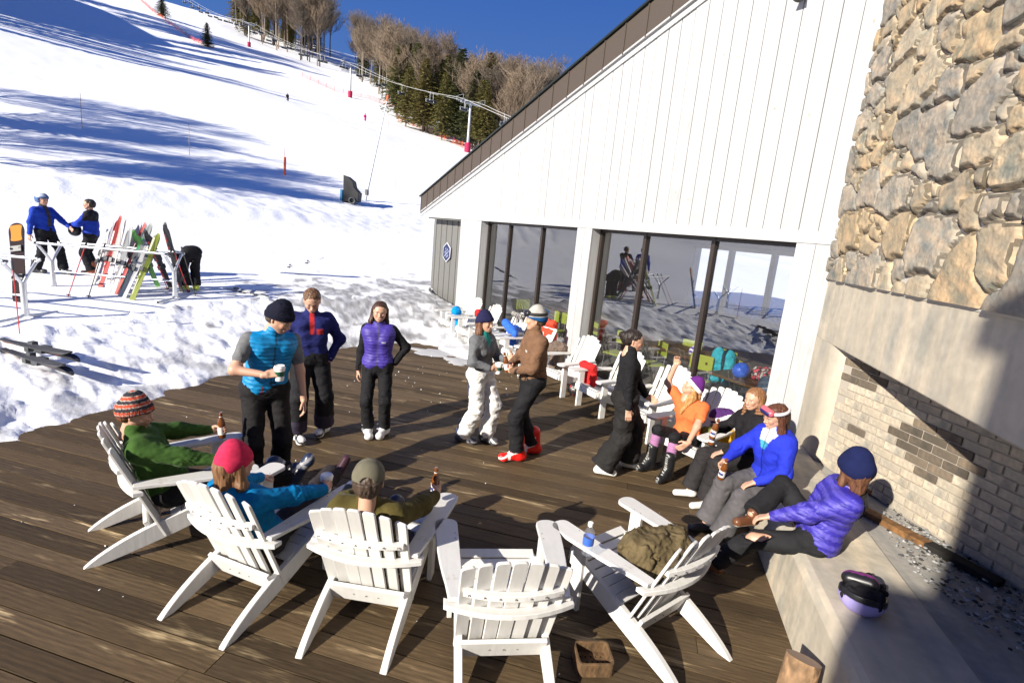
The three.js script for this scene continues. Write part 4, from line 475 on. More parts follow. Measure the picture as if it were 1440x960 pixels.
PPL.orange = person({ label: 'woman in orange tee and purple beanie reaching up from her chair', H: 1.66, fem: 1, pos: [Gc[0], 0, Gc[1]], az: -140, pelvis: [.05, .43, -.20], neck: [.05, .91, -.22], twist: -.2, headOff: [.03, .15, .0], head: { yaw: -.75, pitch: .5 }, hair: 'longfront', hairC: [.50, .26, .09],
  R: { hand: [.36, 1.27, -.22], pole: [1, -.4, 0], palm: [-.5, 0, -.7], grip: .6, dir: [-.05, 1, -.05] }, L: { hand: [-.24, .46, -.62], pole: [-1, -.2, .5], palm: [1, -.3, 0], grip: .35, dir: [.3, -.5, -.7] }, footR: [.20, 0, -.66, -.1], footL: [-.10, 0, -.70, .1], kneeR: [.1, .6, -1], kneeL: [-.05, .6, -1],
  topName: 'tee', top: { color: [.68, .14, .045], sleeve: .55, add: .008, armAdd: .012, hem: -.08, mat: M.knit, fold: .009 }, pants: { color: BLK, add: -.004, end: .35, cuff: .05, fold: .005 }, socks: [.36, .17, .33], boot: { type: 'snow', color: [.012, .012, .014], color2: [.2, .2, .2] }, hat: { type: 'beanie', color: (x, y, z) => { const b = y + .25 * z; return b < .062 ? [.72, .7, .72] : [.10, .018, .16]; } } });
PPL.braid = person({ label: 'girl with braids in black jacket sitting on the hearth holding a beer', H: 1.64, fem: 1, pos: [1.27, 0, -5.6], az: -112, pelvis: [0, .60, .02], neck: [0, 1.08, .0], head: { yaw: .35, pitch: -.1 }, smile: 1, hair: 'braid', hairC: [.26, .12, .05], headOff: [0, .15, -.03],
  R: { hand: [.10, .82, -.36], pole: [.8, -.6, .3], palm: [-1, 0, 0], grip: .85, dir: [-.5, -.1, -.8] }, L: { hand: [-.14, .68, -.36], pole: [-.8, -.5, .4], palm: [0, -1, 0], grip: .3 }, footR: [.13, 0, -.52, -.1], footL: [-.13, 0, -.46, .1], kneeR: [.1, .5, -1], kneeL: [-.1, .5, -1],
  top: { color: [.012, .011, .013], sleeve: 1.95, add: .02, armAdd: .02, collar: .35, hem: -.1, zip: 1, mat: M.shell }, pants: { color: [.022, .02, .021], add: .02, cuff: .08 }, boot: { type: 'shoe', color: [.7, .68, .66] } });
PPL.blue = person({ label: 'girl in royal blue jacket with goggles on her head sitting on the hearth', H: 1.66, fem: 1, pos: [1.36, 0, -5.02], az: -122, pelvis: [0, .60, .04], neck: [0, 1.09, -.02], head: { yaw: -.15, pitch: -.25, roll: .12 }, smile: 1, hair: 'long', hairC: [.10, .035, .018], headOff: [0, .15, -.04],
  R: { hand: [.16, .74, -.40], pole: [.9, -.5, .3], palm: [-1, 0, 0], grip: .85, dir: [-.2, -.5, -.8] }, L: { hand: [-.16, .67, -.30], pole: [-.9, -.4, .4], palm: [0, -1, 0], grip: .25 }, footR: [.14, 0, -.52, -.1], footL: [-.12, 0, -.56, .1], kneeR: [.1, .5, -1], kneeL: [-.1, .5, -1],
  top: { color: (a, b, c) => c > .05 && b > .34 && Math.abs(a) < .07 * (b - .30) / .15 ? (b > .42 ? [.6, .6, .6] : [.05, .28, .42]) : [.016, .03, .42], sleeve: 1.95, add: .026, armAdd: .026, collar: .32, hem: -.1, hood: 1, zip: 1, mat: M.shell }, pants: { color: [.085, .08, .085], add: .022, cuff: .085 }, boot: { type: 'shoe', color: [.05, .05, .06] }, goggles: { lens: [.02, .02, .10], frame: [.62, .10, .13], y: .088, strap: [.6, .58, .6] } });
PPL.stripe = person({ label: 'person in purple striped puffer and navy beanie lounging on the hearth edge', H: 1.68, fem: 1, pos: [1.46, 0, -4.08], az: -68, pelvis: [0, .60, .06], neck: [.02, 1.05, .17], head: { yaw: -.9, pitch: .0 }, hair: 'bob', hairC: [.14, .06, .03], headOff: [0, .15, .02], twist: -.35,
  R: { hand: [.26, .62, -.05], pole: [1, 0, .6], palm: [0, -1, 0], grip: .2 }, L: { hand: [-.24, .74, -.26], pole: [-1, -.2, .4], palm: [0, -1, 0], grip: .3 }, footR: [-.14, .56, -.40, 1.1, .1], kneeR: [.9, .9, -.6], footL: [-.10, 0, -.62, .1], kneeL: [-.1, .7, -1],
  topName: 'puffer', top: { color: (a, b, c) => Math.sin(b * 95) > .1 ? [.028, .02, .26] : [.07, .055, .36], sleeve: 1.95, add: .03, armAdd: .028, quilt: .008, qf: 95, hem: -.1, mat: M.puffer, fold: .008 }, shirt: { color: [.025, .023, .025], sleeve: 0, add: .01, collar: .45, hood: 1, hem: .1, mat: M.fleece }, pants: { color: [.014, .014, .016], add: .016, cuff: .07 }, boot: { type: 'shoe', color: [.13, .05, .022], sole: [.7, .68, .62] }, hat: { type: 'beanie', color: ho([.008, .012, .055], .15), low: .02, band: false, scale: 1.12 } });
// ---------------------------------------------------------------- photograph pixel -> place on the ground or at a height
const rayDir = (px, py) => { const v = V3((px - 720) / 737, -(py - 480) / 737, -1); return v.applyEuler(camera.rotation).normalize(); };
const atY = (px, py, y) => { const d = rayDir(px, py), t = (y - 2.6) / d.y; return [d.x * t, y, d.z * t]; };
const atG = (px, py) => { const d = rayDir(px, py); let t0 = 2, t = 2; for (; t < 900; t *= 1.01) { if (2.6 + d.y * t < groundH(d.x * t, d.z * t)) break; t0 = t; } for (let i = 0; i < 24; i++) { const m = (t0 + t) / 2; if (2.6 + d.y * m < groundH(d.x * m, d.z * m)) t = m; else t0 = m; } return [d.x * t, groundH(d.x * t, d.z * t), d.z * t]; };
// ---------------------------------------------------------------- cups and bottles
const beerGlass = new THREE.MeshPhysicalMaterial({ color: lin(.16, .05, .012), roughness: .06, clearcoat: 1, clearcoatRoughness: .03 });
const labelMat = std([.75, .72, .68], .6), redMat = std([.55, .03, .03], .6), navyMat = std([.03, .05, .2], .6), whitePl = std([.82, .82, .8], .4), greenCup = std([.02, .09, .05], .5), paperCup = std([.72, .70, .66], .7);
const lathe = (pts, seg = 20) => new THREE.LatheGeometry(pts.map(p => new THREE.Vector2(p[0], p[1])), seg);
const bottleG = lathe([[0, 0], [.029, 0], [.0305, .006], [.0305, .125], [.027, .15], [.016, .178], [.0135, .2], [.0135, .222], [.015, .224], [.015, .232], [0, .232]]), labG = lathe([[.0309, .035], [.0309, .105]]), lab2 = lathe([[.0145, .178], [.0142, .2]]), markG = new THREE.CylinderGeometry(.0313, .0313, .026, 12, 1, true, 0, 1.6).translate(0, .07, 0);
function bottle(pos, label, tilt = [0, 0], y = 0) { const b = thing('beer_bottle', label, 'bottle', 'beer bottles', pos); mesh('glass', bottleG, beerGlass, b); const l = mesh('label', labG, labelMat, b); mesh('label_mark', markG, redMat, l); const m2 = mesh('label_mark', markG.clone().rotateY(2.6), navyMat, l); mesh('neck_label', lab2, labelMat, b); b.rotation.set(tilt[0], y, tilt[1]); return b; }
const cupG = lathe([[0, 0], [.029, 0], [.0305, .003], [.04, .10], [.0, .10]]), sleeveG = lathe([[.0322, .025], [.0393, .078]]), lidG = lathe([[.042, .098], [.0425, .104], [.039, .108], [.037, .118], [.0345, .12], [.033, .115], [0, .115]]);
function cup(pos, label) { const c = thing('coffee_cup', label, 'cup', 'coffee cups', pos); mesh('cup_wall', cupG, paperCup, c); mesh('sleeve', sleeveG, greenCup, c); mesh('lid', lidG, whitePl, c); c.scale.setScalar(1.12); return c; }
const inHand = (p, q, up_ = .07, a = .075, b = .032) => { const h = p.hands[q], k = p.k; const w = p.world(vadd(vadd(h.w, h.u, a * k), h.n, b * k)); return [w.x, w.y - up_, w.z]; };
scene.updateMatrixWorld(true);
cup(inHand(PPL.vest, 'R'), 'coffee cup in the hand of the man in the blue vest'); cup(inHand(PPL.grey, 'R'), 'coffee cup in the hand of the woman in grey'); cup(inHand(PPL.green, 'R'), 'coffee cup in the hand of the man in green'); cup(inHand(PPL.pink, 'R'), 'coffee cup held on the chair arm by the pink beanie');
bottle(inHand(PPL.green, 'L'), 'beer bottle held by the man in the green pullover', [.05, 0], 1); bottle(inHand(PPL.cap, 'R'), 'beer bottle held up by the man in the olive cap', [0, .05], 2); bottle(inHand(PPL.brown, 'R', .06), 'beer bottle held by the man in brown fleece', [0, .25], .5); bottle(inHand(PPL.braid, 'R', .05), 'beer bottle held by the girl with braids', [.1, .15], 2.4); bottle(inHand(PPL.blue, 'R', .12), 'beer bottle held by the girl in the blue jacket', [.2, .1], 2.2);
{ const p = atY(1000, 625, .612); bottle([p[0], .612, p[2]], 'beer bottle standing on the arm of the chair by the hearth', [0, 0], 2.5); }
{ const p = atY(825, 779, .612), w = thing('water_bottle', 'clear plastic water bottle with blue label on a chair arm', 'bottle', null, [p[0], .612, p[2]]); const cl_ = new THREE.MeshPhysicalMaterial({ color: lin(.93, .96, 1), transmission: .95, thickness: .0, roughness: .08, ior: 1.33 }); mesh('plastic', lathe([[0, 0], [.031, 0], [.033, .01], [.031, .05], [.033, .06], [.033, .13], [.028, .155], [.014, .18], [.0135, .19], [0, .19]]), cl_, w); mesh('label', lathe([[.0334, .07], [.0334, .12]]), std([.04, .12, .5], .4), w); mesh('screw_top', new THREE.CylinderGeometry(.0155, .0155, .022, 14).translate(0, .199, 0), whitePl, w); w.scale.setScalar(1.08); }
// ---------------------------------------------------------------- cloth heaps
function heap(name, label, cat, pos, caps, color, o = {}) { const g = thing(name, label, cat, o.group, pos, o.ry || 0); const f = new Field(); f.k = o.k || .06; for (const c of caps) f.cap(...c); const s = rnd() * 20; f.mod = (d, x, y, z) => d - (o.amp || .02) * (fbm(x * (o.f || 11) + s, y * (o.f || 11), z * (o.f || 11), 3) * 1.6 + .5 * Math.abs(nz(x * 23, y * 23 + s, z * 23)) - .15); const c = typeof color === 'function' ? color : ho(color, .25, 20); mesh(o.part || 'cloth', net(f, o.cell || .011, c), o.mat || M.shell, g); return g; }
{ const p = [CH.c5[0] + .06, 0, CH.c5[1] - .03];
  heap('jacket', 'brown and olive jacket heaped on the empty chair', 'jacket', [p[0], .5, p[2]], [[[-.16, .08, -.02], [.12, .1, .06], .14, .12], [[.0, .0, -.1], [.15, -.02, .08], .13, .11], [[-.1, -.02, .12], [.14, -.04, .16], .08, .07], [[-.2, -.02, .05], [-.05, -.08, .15], .07, .06]], (x, y, z) => { const v = 1 + .4 * nz(x * 9, y * 9, z * 9); return [.10 * v, .075 * v, .038 * v]; }, { amp: .035, ry: -R(CH.c5[2]), mat: M.shell }); }
const row = (u, o) => { const [x, z] = facXZ(u, o); return [x, z]; };
{ const [x, z] = row(2.9, .92); heap('blanket', 'red knitted blanket hung over a chair arm', 'blanket', [x, .58, z], [[[-.12, .06, 0], [.12, .06, .0], .05, .05], [[-.12, .05, .05], [-.12, -.2, .07], .05, .06], [[.1, .05, .05], [.1, -.2, .07], .06, .06], [[0, .05, .05], [0, -.22, .08], .05, .06]], (x, y, z) => vmul([.5, .02, .02], 1 + .25 * Math.sin(x * 300)), { ry: R(135), amp: .014, mat: M.knit }); }
{ const [x, z] = row(4.85, .42); heap('jacket', 'orange jacket with white trim over a chair back', 'jacket', [x, .86, z], [[[-.2, .1, 0], [.2, .1, 0], .06, .06], [[-.18, .08, .06], [-.16, -.3, .1], .07, .07], [[.18, .08, .06], [.16, -.3, .1], .07, .07], [[0, .06, .06], [0, -.3, .1], .09, .09]], (x, y, z) => Math.abs(y - .0) < .012 ? [.7, .7, .7] : [.62, .06, .03], { ry: R(135), amp: .014 }); }
{ const [x, z] = row(5.55, .85); heap('jacket', 'bright blue jacket spread over a chair arm by the windows', 'jacket', [x, .62, z], [[[-.35, .04, 0], [.3, .12, .1], .07, .09], [[-.1, .06, .1], [.25, .02, .3], .08, .08], [[.0, .0, .1], [.1, -.25, .2], .08, .07]], [.03, .12, .55], { ry: R(130), amp: .02 }); }
{ const [x, z] = row(7.75, 1.0); heap('jacket', 'cyan blue jacket hanging on the last chair of the row', 'jacket', [x, .55, z], [[[-.15, .1, 0], [.1, .12, .05], .08, .09], [[-.1, .1, .05], [-.12, -.25, .08], .08, .07], [[.06, .1, .0], [.1, -.12, .08], .08, .07]], [.0, .22, .55], { ry: R(120), amp: .022 }); }
{ const [x, z] = row(5.95, .40); heap('blanket', 'dark striped blanket hung over a chair back by the windows', 'blanket', [x, .80, z], [[[-.2, .1, 0], [.2, .1, 0], .04, .04], [[-.17, .08, .05], [-.16, -.34, .12], .05, .05], [[.17, .08, .05], [.16, -.34, .12], .05, .05], [[0, .06, .05], [0, -.34, .12], .07, .07]], (x, y, z) => Math.sin(x * 110) > 0 ? [.04, .04, .05] : [.35, .33, .3], { ry: R(135), amp: .01, mat: M.knit }); }
{ const [x, z] = row(4.12, .62); heap('coat', 'brown coat draped beside the window column chair', 'coat', [x, .42, z], [[[-.1, .2, 0], [.1, .22, .05], .1, .09], [[0, .2, 0], [.02, -.2, .06], .13, .12]], [.13, .095, .075], { amp: .03 }); }
{ const [x, z] = row(3.25, .78); heap('helmet', 'black ski helmet lying under the chair row', 'helmet', [x, .11, z], [[[-.03, .02, 0], [.03, .03, .02], .12, .11]], (x, y, z) => nz(x * 25, y * 25, z * 25) > .35 ? [.3, .03, .03] : [.015, .015, .017], { amp: .012, mat: M.boot, part: 'shell' }); }
{ const [x, z] = row(.42, .92); heap('glove_pile', 'olive gloves with yellow lining on the chair by the hearth', 'gloves', [x, .5, z], [[[-.12, .0, .1], [.1, .02, .14], .08, .08], [[.0, .03, .0], [.12, .03, .12], .07, .07]], (x, y, z) => x + z > .17 ? [.6, .32, .03] : [.12, .13, .03], { amp: .02 });
  heap('knit_hat', 'purple knitted hat with white stripe on the chair by the hearth', 'hat', [x + .06, .66, z - .1], [[[-.04, .0, 0], [.05, .02, .0], .11, .10]], (x, y, z) => Math.abs(y - .02 - .4 * x) < .022 ? [.7, .68, .7] : [.06, .02, .11], { amp: .014, mat: M.knit }); }
{ const [x, z] = row(8.75, .62); const c = thing('side_table', 'small square white side table at the end of the chair row', 'table', null, [x, 0, z], R(135)); mesh('table_top', box(.5, .035, .5, 0, .46, 0, .008), chairPaint[0], c); for (const [a, b] of [[-1, -1], [1, -1], [-1, 1], [1, 1]]) mesh('leg', box(.07, .445, .07, a * .19, .2225, b * .19), chairPaint[1], c); mesh('apron', [box(.36, .1, .02, 0, .38, .2), box(.36, .1, .02, 0, .38, -.2), box(.02, .1, .36, .2, .38, 0), box(.02, .1, .36, -.2, .38, 0)], chairPaint[0], c); }
// helmet with goggles left on the hearth
{
  const h = thing('ski_helmet', 'lavender ski helmet with black goggles lying on the hearth bench', 'helmet', null, [1.575, .50, -3.36], R(-25));
  const f = new Field(); f.k = .03; f.cap([0, .105, .01], [0, .115, -.01], .112, .11).cap([-.02, .1, 0], [.02, .1, 0], .11, .11); f.mod = (d, x, y, z) => Math.max(d, y - .125 - .2 * z, -(Math.hypot(x, y - .13, z) - .092)); mesh('shell', net(f, .007, (x, y, z) => y > .088 + .2 * z ? [.014, .014, .016] : [.33, .29, .62]), M.boot, h);
  { const ln = new Field(); ln.k = .03; ln.cap([-.06, .10, .05], [.06, .11, .05], .05, .05).cap([-.05, .12, -.01], [.07, .13, .02], .045, .04); ln.mod = (d, x, y, z) => d - .014 * nz(x * 25, y * 25, z * 25); mesh('liner', net(ln, .008, () => [.015, .014, .016]), M.knit, h); }
  const st = document.createElement('canvas'); st.width = 512; st.height = 64; const cx = st.getContext('2d'); cx.fillStyle = '#0b0b0d'; cx.fillRect(0, 0, 512, 64); cx.fillStyle = '#e8e4e2'; cx.font = 'bold 46px sans-serif'; cx.textAlign = 'center'; cx.textBaseline = 'middle'; cx.fillText('SMITH', 150, 33); const ct = new THREE.CanvasTexture(st); ct.colorSpace = THREE.SRGBColorSpace;
  const sg = new THREE.CylinderGeometry(.124, .122, .036, 40, 1, true, -1.2, 3.6).translate(0, .1, 0); mesh('goggle_strap', sg, new THREE.MeshStandardMaterial({ map: ct, roughness: .8, side: THREE.DoubleSide }), h);
  const gf = new Field(); gf.k = .012; gf.cap([-.09, .15, -.05], [.03, .165, -.05], .042, .042).cap([-.075, .16, -.06], [.015, .175, -.06], .04, .04); mesh('goggles', net(gf, .007, (x, y, z) => y > .165 && z < -.045 ? [.16, .02, .14] : [.012, .012, .014]), M.boot, h);
  const g2 = heap('glove', 'black ski glove lying behind the lavender helmet', 'glove', [1.66, .55, -3.58], [[[-.06, 0, 0], [.05, .0, .02], .045, .045], [[.05, .0, .02], [.12, .01, .0], .022, .018], [[.05, .0, .04], [.12, -.005, .05], .022, .018], [[.0, .02, -.03], [.06, .03, -.07], .02, .017]], [.014, .012, .013], { amp: .008, k: .02 });
}
// firewood: a split log leaning on the hearth, charred boards and ash in the firebox
const barkTex = (() => { const f = tile((u, v) => fbm(u * 10, v * 4, 3, 4)); return tex(256, 256, (u, v) => { const t = .6 + .5 * f(u, v); return [t, t * .9, t * .78]; }); })();
{ const l = thing('firewood_log', 'pale round of firewood propped against the hearth bench', 'log', null, [1.14, .0, -2.88]); l.rotation.set(-.28, .4, -.18); mesh('bark', new THREE.CylinderGeometry(.095, .1, .36, 20, 3, true).translate(0, .18, 0), new THREE.MeshStandardMaterial({ map: barkTex, color: lin(.72, .55, .40), roughness: .9, bumpMap: barkTex, bumpScale: .02 }), l); mesh('cut_face', new THREE.CircleGeometry(.095, 20).rotateX(-Math.PI / 2).translate(0, .36, 0), std([.6, .43, .28], .8), l); }
{ const mk = (x, z, ry, L, c, lab, y = .5) => { const b = thing('charred_board', lab, 'firewood', 'boards in the firebox', [x, y, z], ry); const g = box(L, .05, .11, 0, .03, 0, .008); mesh('plank', boxUV(g, 2), new THREE.MeshStandardMaterial({ map: barkTex, color: lin(...c), roughness: .85 }), b); mesh('char', box(L * .4, .052, .112, L * .31, .031, 0, .008), std([.02, .018, .016], .95), b); };
  mk(2.58, -4.95, R(-62), 1.15, [.46, .27, .12], 'scorched board lying against the firebox bricks', .475); mk(2.35, -4.55, R(-55), 1.2, [.5, .3, .13], 'longer scorched board in front in the ashes', .475);
  const ash = []; for (let i = 0; i < 1500; i++) { const t = rnd(), s = rr(.004, .016), g = new THREE.IcosahedronGeometry(s, 0); g.scale(rr(.6, 1.6), rr(.3, .8), rr(.6, 1.6)); g.rotateY(rnd() * 6); const a = rr(0, 6.28), r = Math.sqrt(rnd()) * .75; g.translate(2.75 + Math.cos(a) * r * .8, .478 + rr(0, .03), -4.2 + Math.sin(a) * r * 1.5); const v = rnd() < .6 ? rr(.16, .42) : rr(.02, .08); const cc = new Float32Array(g.attributes.position.count * 3).fill(v); g.setAttribute('color', new THREE.BufferAttribute(cc, 3)); ash.push(g); }
  const a = mesh('ash', ash, new THREE.MeshStandardMaterial({ vertexColors: true, roughness: 1 })); tag(a, 'grey ash and charcoal scattered in the firebox', 'ash', null, 'stuff'); }
// shallow basket on the deck
{ const p = atY(833, 930, .02), b = thing('basket', 'small square woven basket on the deck between two chairs', 'basket', null, [p[0], 0, p[2]], .35); b.scale.setScalar(.86); const m = new THREE.MeshStandardMaterial({ map: barkTex, color: lin(.34, .24, .14), roughness: .85 }); const hole = new THREE.Shape(); const rrect = (s, w, h, r) => { s.moveTo(-w + r, -h); s.lineTo(w - r, -h); s.quadraticCurveTo(w, -h, w, -h + r); s.lineTo(w, h - r); s.quadraticCurveTo(w, h, w - r, h); s.lineTo(-w + r, h); s.quadraticCurveTo(-w, h, -w, h - r); s.lineTo(-w, -h + r); s.quadraticCurveTo(-w, -h, -w + r, -h); }; const o1 = new THREE.Shape(); rrect(o1, .13, .11, .04); const in1 = new THREE.Path(); rrect(in1, .118, .098, .035); o1.holes.push(in1); mesh('side', boxUV(new THREE.ExtrudeGeometry(o1, { depth: .1, bevelEnabled: true, bevelThickness: .004, bevelSize: .004, bevelSegments: 1 }).rotateX(-Math.PI / 2), 3), m, b); const bt = new THREE.Shape(); rrect(bt, .12, .1, .035); for (let i = -2; i <= 2; i++) for (let j = -1; j <= 1; j++) { const c = new THREE.Path(); c.absarc(i * .04, j * .05, .009, 0, 6.283); bt.holes.push(c); } mesh('bottom', boxUV(new THREE.ExtrudeGeometry(bt, { depth: .008, bevelEnabled: false }).rotateX(-Math.PI / 2).translate(0, .01, 0), 3), m, b); }
// sign in the alcove
{ const s = thing('hexagon_sign', 'blue hexagonal sign with white lettering on grey boards', 'sign', null, [0, 0, 0], R(135)); const [x, z] = facXZ(11.35, -.27); s.position.set(x, 1.80, z); const g = new THREE.CylinderGeometry(.29, .29, .03, 6).rotateX(Math.PI / 2); mesh('rim', g, std([.62, .64, .7], .5), s); const c = document.createElement('canvas'); c.width = c.height = 256; const q = c.getContext('2d'); q.fillStyle = '#0d1a48'; q.fillRect(0, 0, 256, 256); q.fillStyle = '#b9c2d8'; q.textAlign = 'center'; q.font = 'italic bold 24px serif'; q.fillText('The', 128, 78); q.font = 'italic bold 31px serif'; q.fillText('ISLE OF', 128, 118); q.fillText('AMERICAN', 128, 158); q.fillText('Chair', 128, 200); const t = new THREE.CanvasTexture(c); t.colorSpace = THREE.SRGBColorSpace; const fg = new THREE.CircleGeometry(.268, 6).rotateZ(Math.PI / 6); const uv = fg.attributes.uv; fg.rotateY(Math.PI).translate(0, 0, -.017); mesh('face', fg, new THREE.MeshStandardMaterial({ map: t, roughness: .5 }), s); }
// tables and chairs in the room behind the glass
{
  const wood = new THREE.MeshStandardMaterial({ map: wearTex, color: lin(.75, .5, .25), roughness: .5 }), lime = std([.30, .33, .035], .5), steel = std([.3, .3, .3], .35, { metalness: .7 });
  const tableAt = (u, w, lab) => { const [x, z] = facXZ(u, -w); const t = thing('cafe_table', lab, 'table', 'tables in the lodge room', [x, 0, z], R(135)); mesh('table_top', boxUV(box(1.3, .045, .8, 0, .74, 0, .01), .6), wood, t); mesh('column', rod([0, .03, 0], [0, .72, 0], .04), steel, t); mesh('foot', [box(.6, .03, .08, 0, .015, 0), box(.08, .03, .6, 0, .017, 0)], steel, t); };
  const chairAt = (u, w, r, lab) => { const [x, z] = facXZ(u, -w); const t = thing('lime_chair', lab, 'chair', 'lime chairs in the lodge room', [x, 0, z], R(135) + r); mesh('seat', box(.42, .03, .42, 0, .45, 0, .012), lime, t); const b = box(.40, .26, .025, 0, .74, .2, .012); mesh('backrest', b, lime, t); for (const [a, c] of [[-1, -1], [1, -1], [-1, 1], [1, 1]]) mesh('leg', rod([a * .17, .44, c * .17], [a * .2, 0, c * .2], .012), steel, t); mesh('back_post', [rod([-.16, .45, .19], [-.16, .7, .2], .01), rod([.16, .45, .19], [.16, .7, .2], .01)], steel, t); };
  tableAt(1.2, 1.0, 'wooden table piled with gear inside the near window'); tableAt(2.9, 1.5, 'wooden table with a striped hat inside the middle window'); tableAt(4.7, 1.4, 'wooden table behind the window column'); tableAt(7.0, 1.5, 'wooden table inside the far window');
  const spots = [[2.3, .9, .3], [3.4, 1.0, -.4], [2.5, 2.2, 3.0], [3.4, 2.2, 3.4], [4.2, .9, .2], [5.2, .9, -.3], [4.9, 2.0, 3.1], [6.4, .9, .2], [7.6, .9, -.3], [7.0, 2.2, 3.1], [8.1, 1.2, 1.5], [1.9, 1.7, 2.6]]; const where = ['on the window side of the hat table', 'beside the column at the hat table', 'behind the hat table', 'far corner of the hat table', 'just behind the window column', 'left of the column by the glass', 'behind the column table', 'at the near end of the far window table', 'at the outer end of the far window table', 'behind the far window table', 'by the far end wall inside', 'behind the gear table']; spots.forEach(([u, w, r], i) => chairAt(u, w, r, 'lime green cafe chair ' + where[i]));
  const pile = (n, l, u, w, y, c, caps, o = {}) => { const [x, z] = facXZ(u, -w); heap(n, l, o.cat || 'jacket', [x, y, z], caps, c, { ry: R(135), cell: .016, ...o }); };
  const lump = [[[-.14, .06, 0], [.14, .08, .02], .11, .11], [[0, .1, 0], [.05, .14, .05], .1, .1]];
  pile('helmet', 'blue ski helmet on the table inside the near window', 1.45, .85, .76, [.02, .10, .55], [[[0, .1, 0], [.0, .11, .02], .12, .12]], { cat: 'helmet', amp: .004, part: 'shell', mat: M.boot });
  pile('jacket', 'patterned jacket heaped on the table inside the near window', 1.05, 1.0, .76, (x, y, z) => { const v = nz(x * 20, y * 20, z * 20); return v > .15 ? [.6, .08, .12] : v < -.2 ? [.5, .48, .45] : [.03, .03, .035]; }, [[[-.25, .06, 0], [.25, .08, .1], .1, .12], [[0, .1, -.1], [.1, .12, .1], .1, .1]]);
  pile('puffer_coat', 'slate blue puffer coat on a chair inside the near window', .72, .62, .62, [.06, .08, .12], [[[-.18, -.2, 0], [-.16, .22, .05], .12, .12], [[.16, -.2, 0], [.16, .22, .05], .12, .12], [[0, -.2, 0], [0, .25, .05], .13, .12]], { amp: .012, cat: 'coat' });
  pile('jacket', 'royal blue jacket behind the puffer coat inside', .62, 1.1, .75, [.03, .06, .5], lump); pile('jacket', 'turquoise jacket on a chair inside the middle window', 2.1, 1.3, .72, [.02, .35, .45], [[[-.12, -.2, 0], [-.1, .2, 0], .11, .11], [[.12, -.2, 0], [.1, .2, 0], .11, .11]]); pile('knit_hat', 'striped purple and white hat on the table inside', 2.75, 1.35, .77, (x, y, z) => Math.sin(y * 90) > 0 ? [.7, .7, .72] : [.12, .05, .35], [[[0, .06, 0], [0, .07, 0], .1, .09]], { cat: 'hat', amp: .006 });
  pile('jacket', 'blue jacket hung on a chair inside the far window', 5.9, 1.2, .75, [.05, .1, .55], [[[-.12, -.2, 0], [-.1, .2, 0], .12, .12], [[.12, -.2, 0], [.1, .2, 0], .12, .12]]); pile('jacket', 'red jacket on the bench inside the near window', .9, 2.0, .7, [.5, .05, .05], lump);
}

// crumbs and thin patches of snow trodden onto the deck
{
  const n = 110, g = new THREE.IcosahedronGeometry(1, 0), im = new THREE.InstancedMesh(g, std([.86, .87, .9], .8), n), m4 = new THREE.Matrix4(), q4 = new THREE.Quaternion(); for (let i = 0; i < n; i++) { const near = rnd() < .55; let x = rr(-5.8, 1.1), z = rr(-8.5, -1.3); if (near) { x = rr(-4.6, -1.4); z = rr(-9.8, -7); } if (x - z > 8.3) continue; const s = rr(.003, near ? .014 : .009); q4.setFromEuler(new THREE.Euler(rnd() * 3, rnd() * 3, rnd() * 3)); m4.compose(V3(x, s * .4, z), q4, V3(s * rr(.8, 1.8), s * .6, s)); im.setMatrixAt(i, m4); } im.name = numbered('snow_crumbs'); scene.add(im); tag(im, 'crumbs of snow scattered over the deck boards', 'snow', null, 'stuff');
  const patch = (x, z, R0, sx, sz) => { const N = 40, M_ = 9, pos = [0, .022, 0], idx = []; const s0 = rnd() * 30; for (let j = 1; j <= M_; j++) for (let i = 0; i < N; i++) { const a = i / N * 6.283, e = R0 * (1 + .75 * fbm(Math.cos(a) * 1.6 + s0, Math.sin(a) * 1.6, s0, 4) * 2), r = e * j / M_, px = Math.cos(a) * r * sx, pz = Math.sin(a) * r * sz; pos.push(px, .016 * (1 - Math.pow(j / M_, 3)) + .012 * fbm(px * 6 + s0, pz * 6, 2, 3) - (j === M_ ? .012 : 0) + .004, pz); } for (let i = 0; i < N; i++) idx.push(0, 1 + (i + 1) % N, 1 + i); for (let j = 1; j < M_; j++) for (let i = 0; i < N; i++) { const a = 1 + (j - 1) * N + i, b = 1 + (j - 1) * N + (i + 1) % N, c = a + N, d = b + N; idx.push(a, b, c, b, d, c); } const gg = new THREE.BufferGeometry(); gg.setAttribute('position', new THREE.Float32BufferAttribute(pos, 3)); gg.setIndex(idx); gg.computeVertexNormals(); const o = mesh('snow_patch', gg, std([.42, .42, .43], .6)); o.position.set(x, 0, z); tag(o, null, null, null, 'structure'); };
  [[-3.3, -9.5, .3, 1.2, .8], [-4.0, -9.9, .4, 1.3, .6]].forEach(a => patch(...a));
}
// ---------------------------------------------------------------- trees of the ski hill
const barkM = [std([.20, .165, .135], .9), std([.42, .39, .35], .85), std([.13, .10, .08], .9)], twigM = [std([.19, .145, .105], .95), std([.22, .165, .115], .95), std([.165, .135, .105], .95)];
const leafM = [[.14, .145, .045], [.19, .175, .055], [.09, .105, .04], [.22, .19, .065]].map(c => std(c, .8, { side: THREE.DoubleSide }));
function seg3(out, a, b, ra, rb) { const d = vnorm(vsub(b, a)); let s = Math.abs(d[1]) > .9 ? [1, 0, 0] : [0, 1, 0]; const u = vnorm(vcross(d, s)), v = vcross(d, u); const ring = (p, r) => [0, 1, 2].map(i => { const t = i * 2.0944; return vadd(vadd(p, u, Math.cos(t) * r), v, Math.sin(t) * r); }); const A = ring(a, ra), B = ring(b, rb); for (let i = 0; i < 3; i++) { const j = (i + 1) % 3; out.push(...A[i], ...A[j], ...B[i], ...A[j], ...B[j], ...B[i]); } }
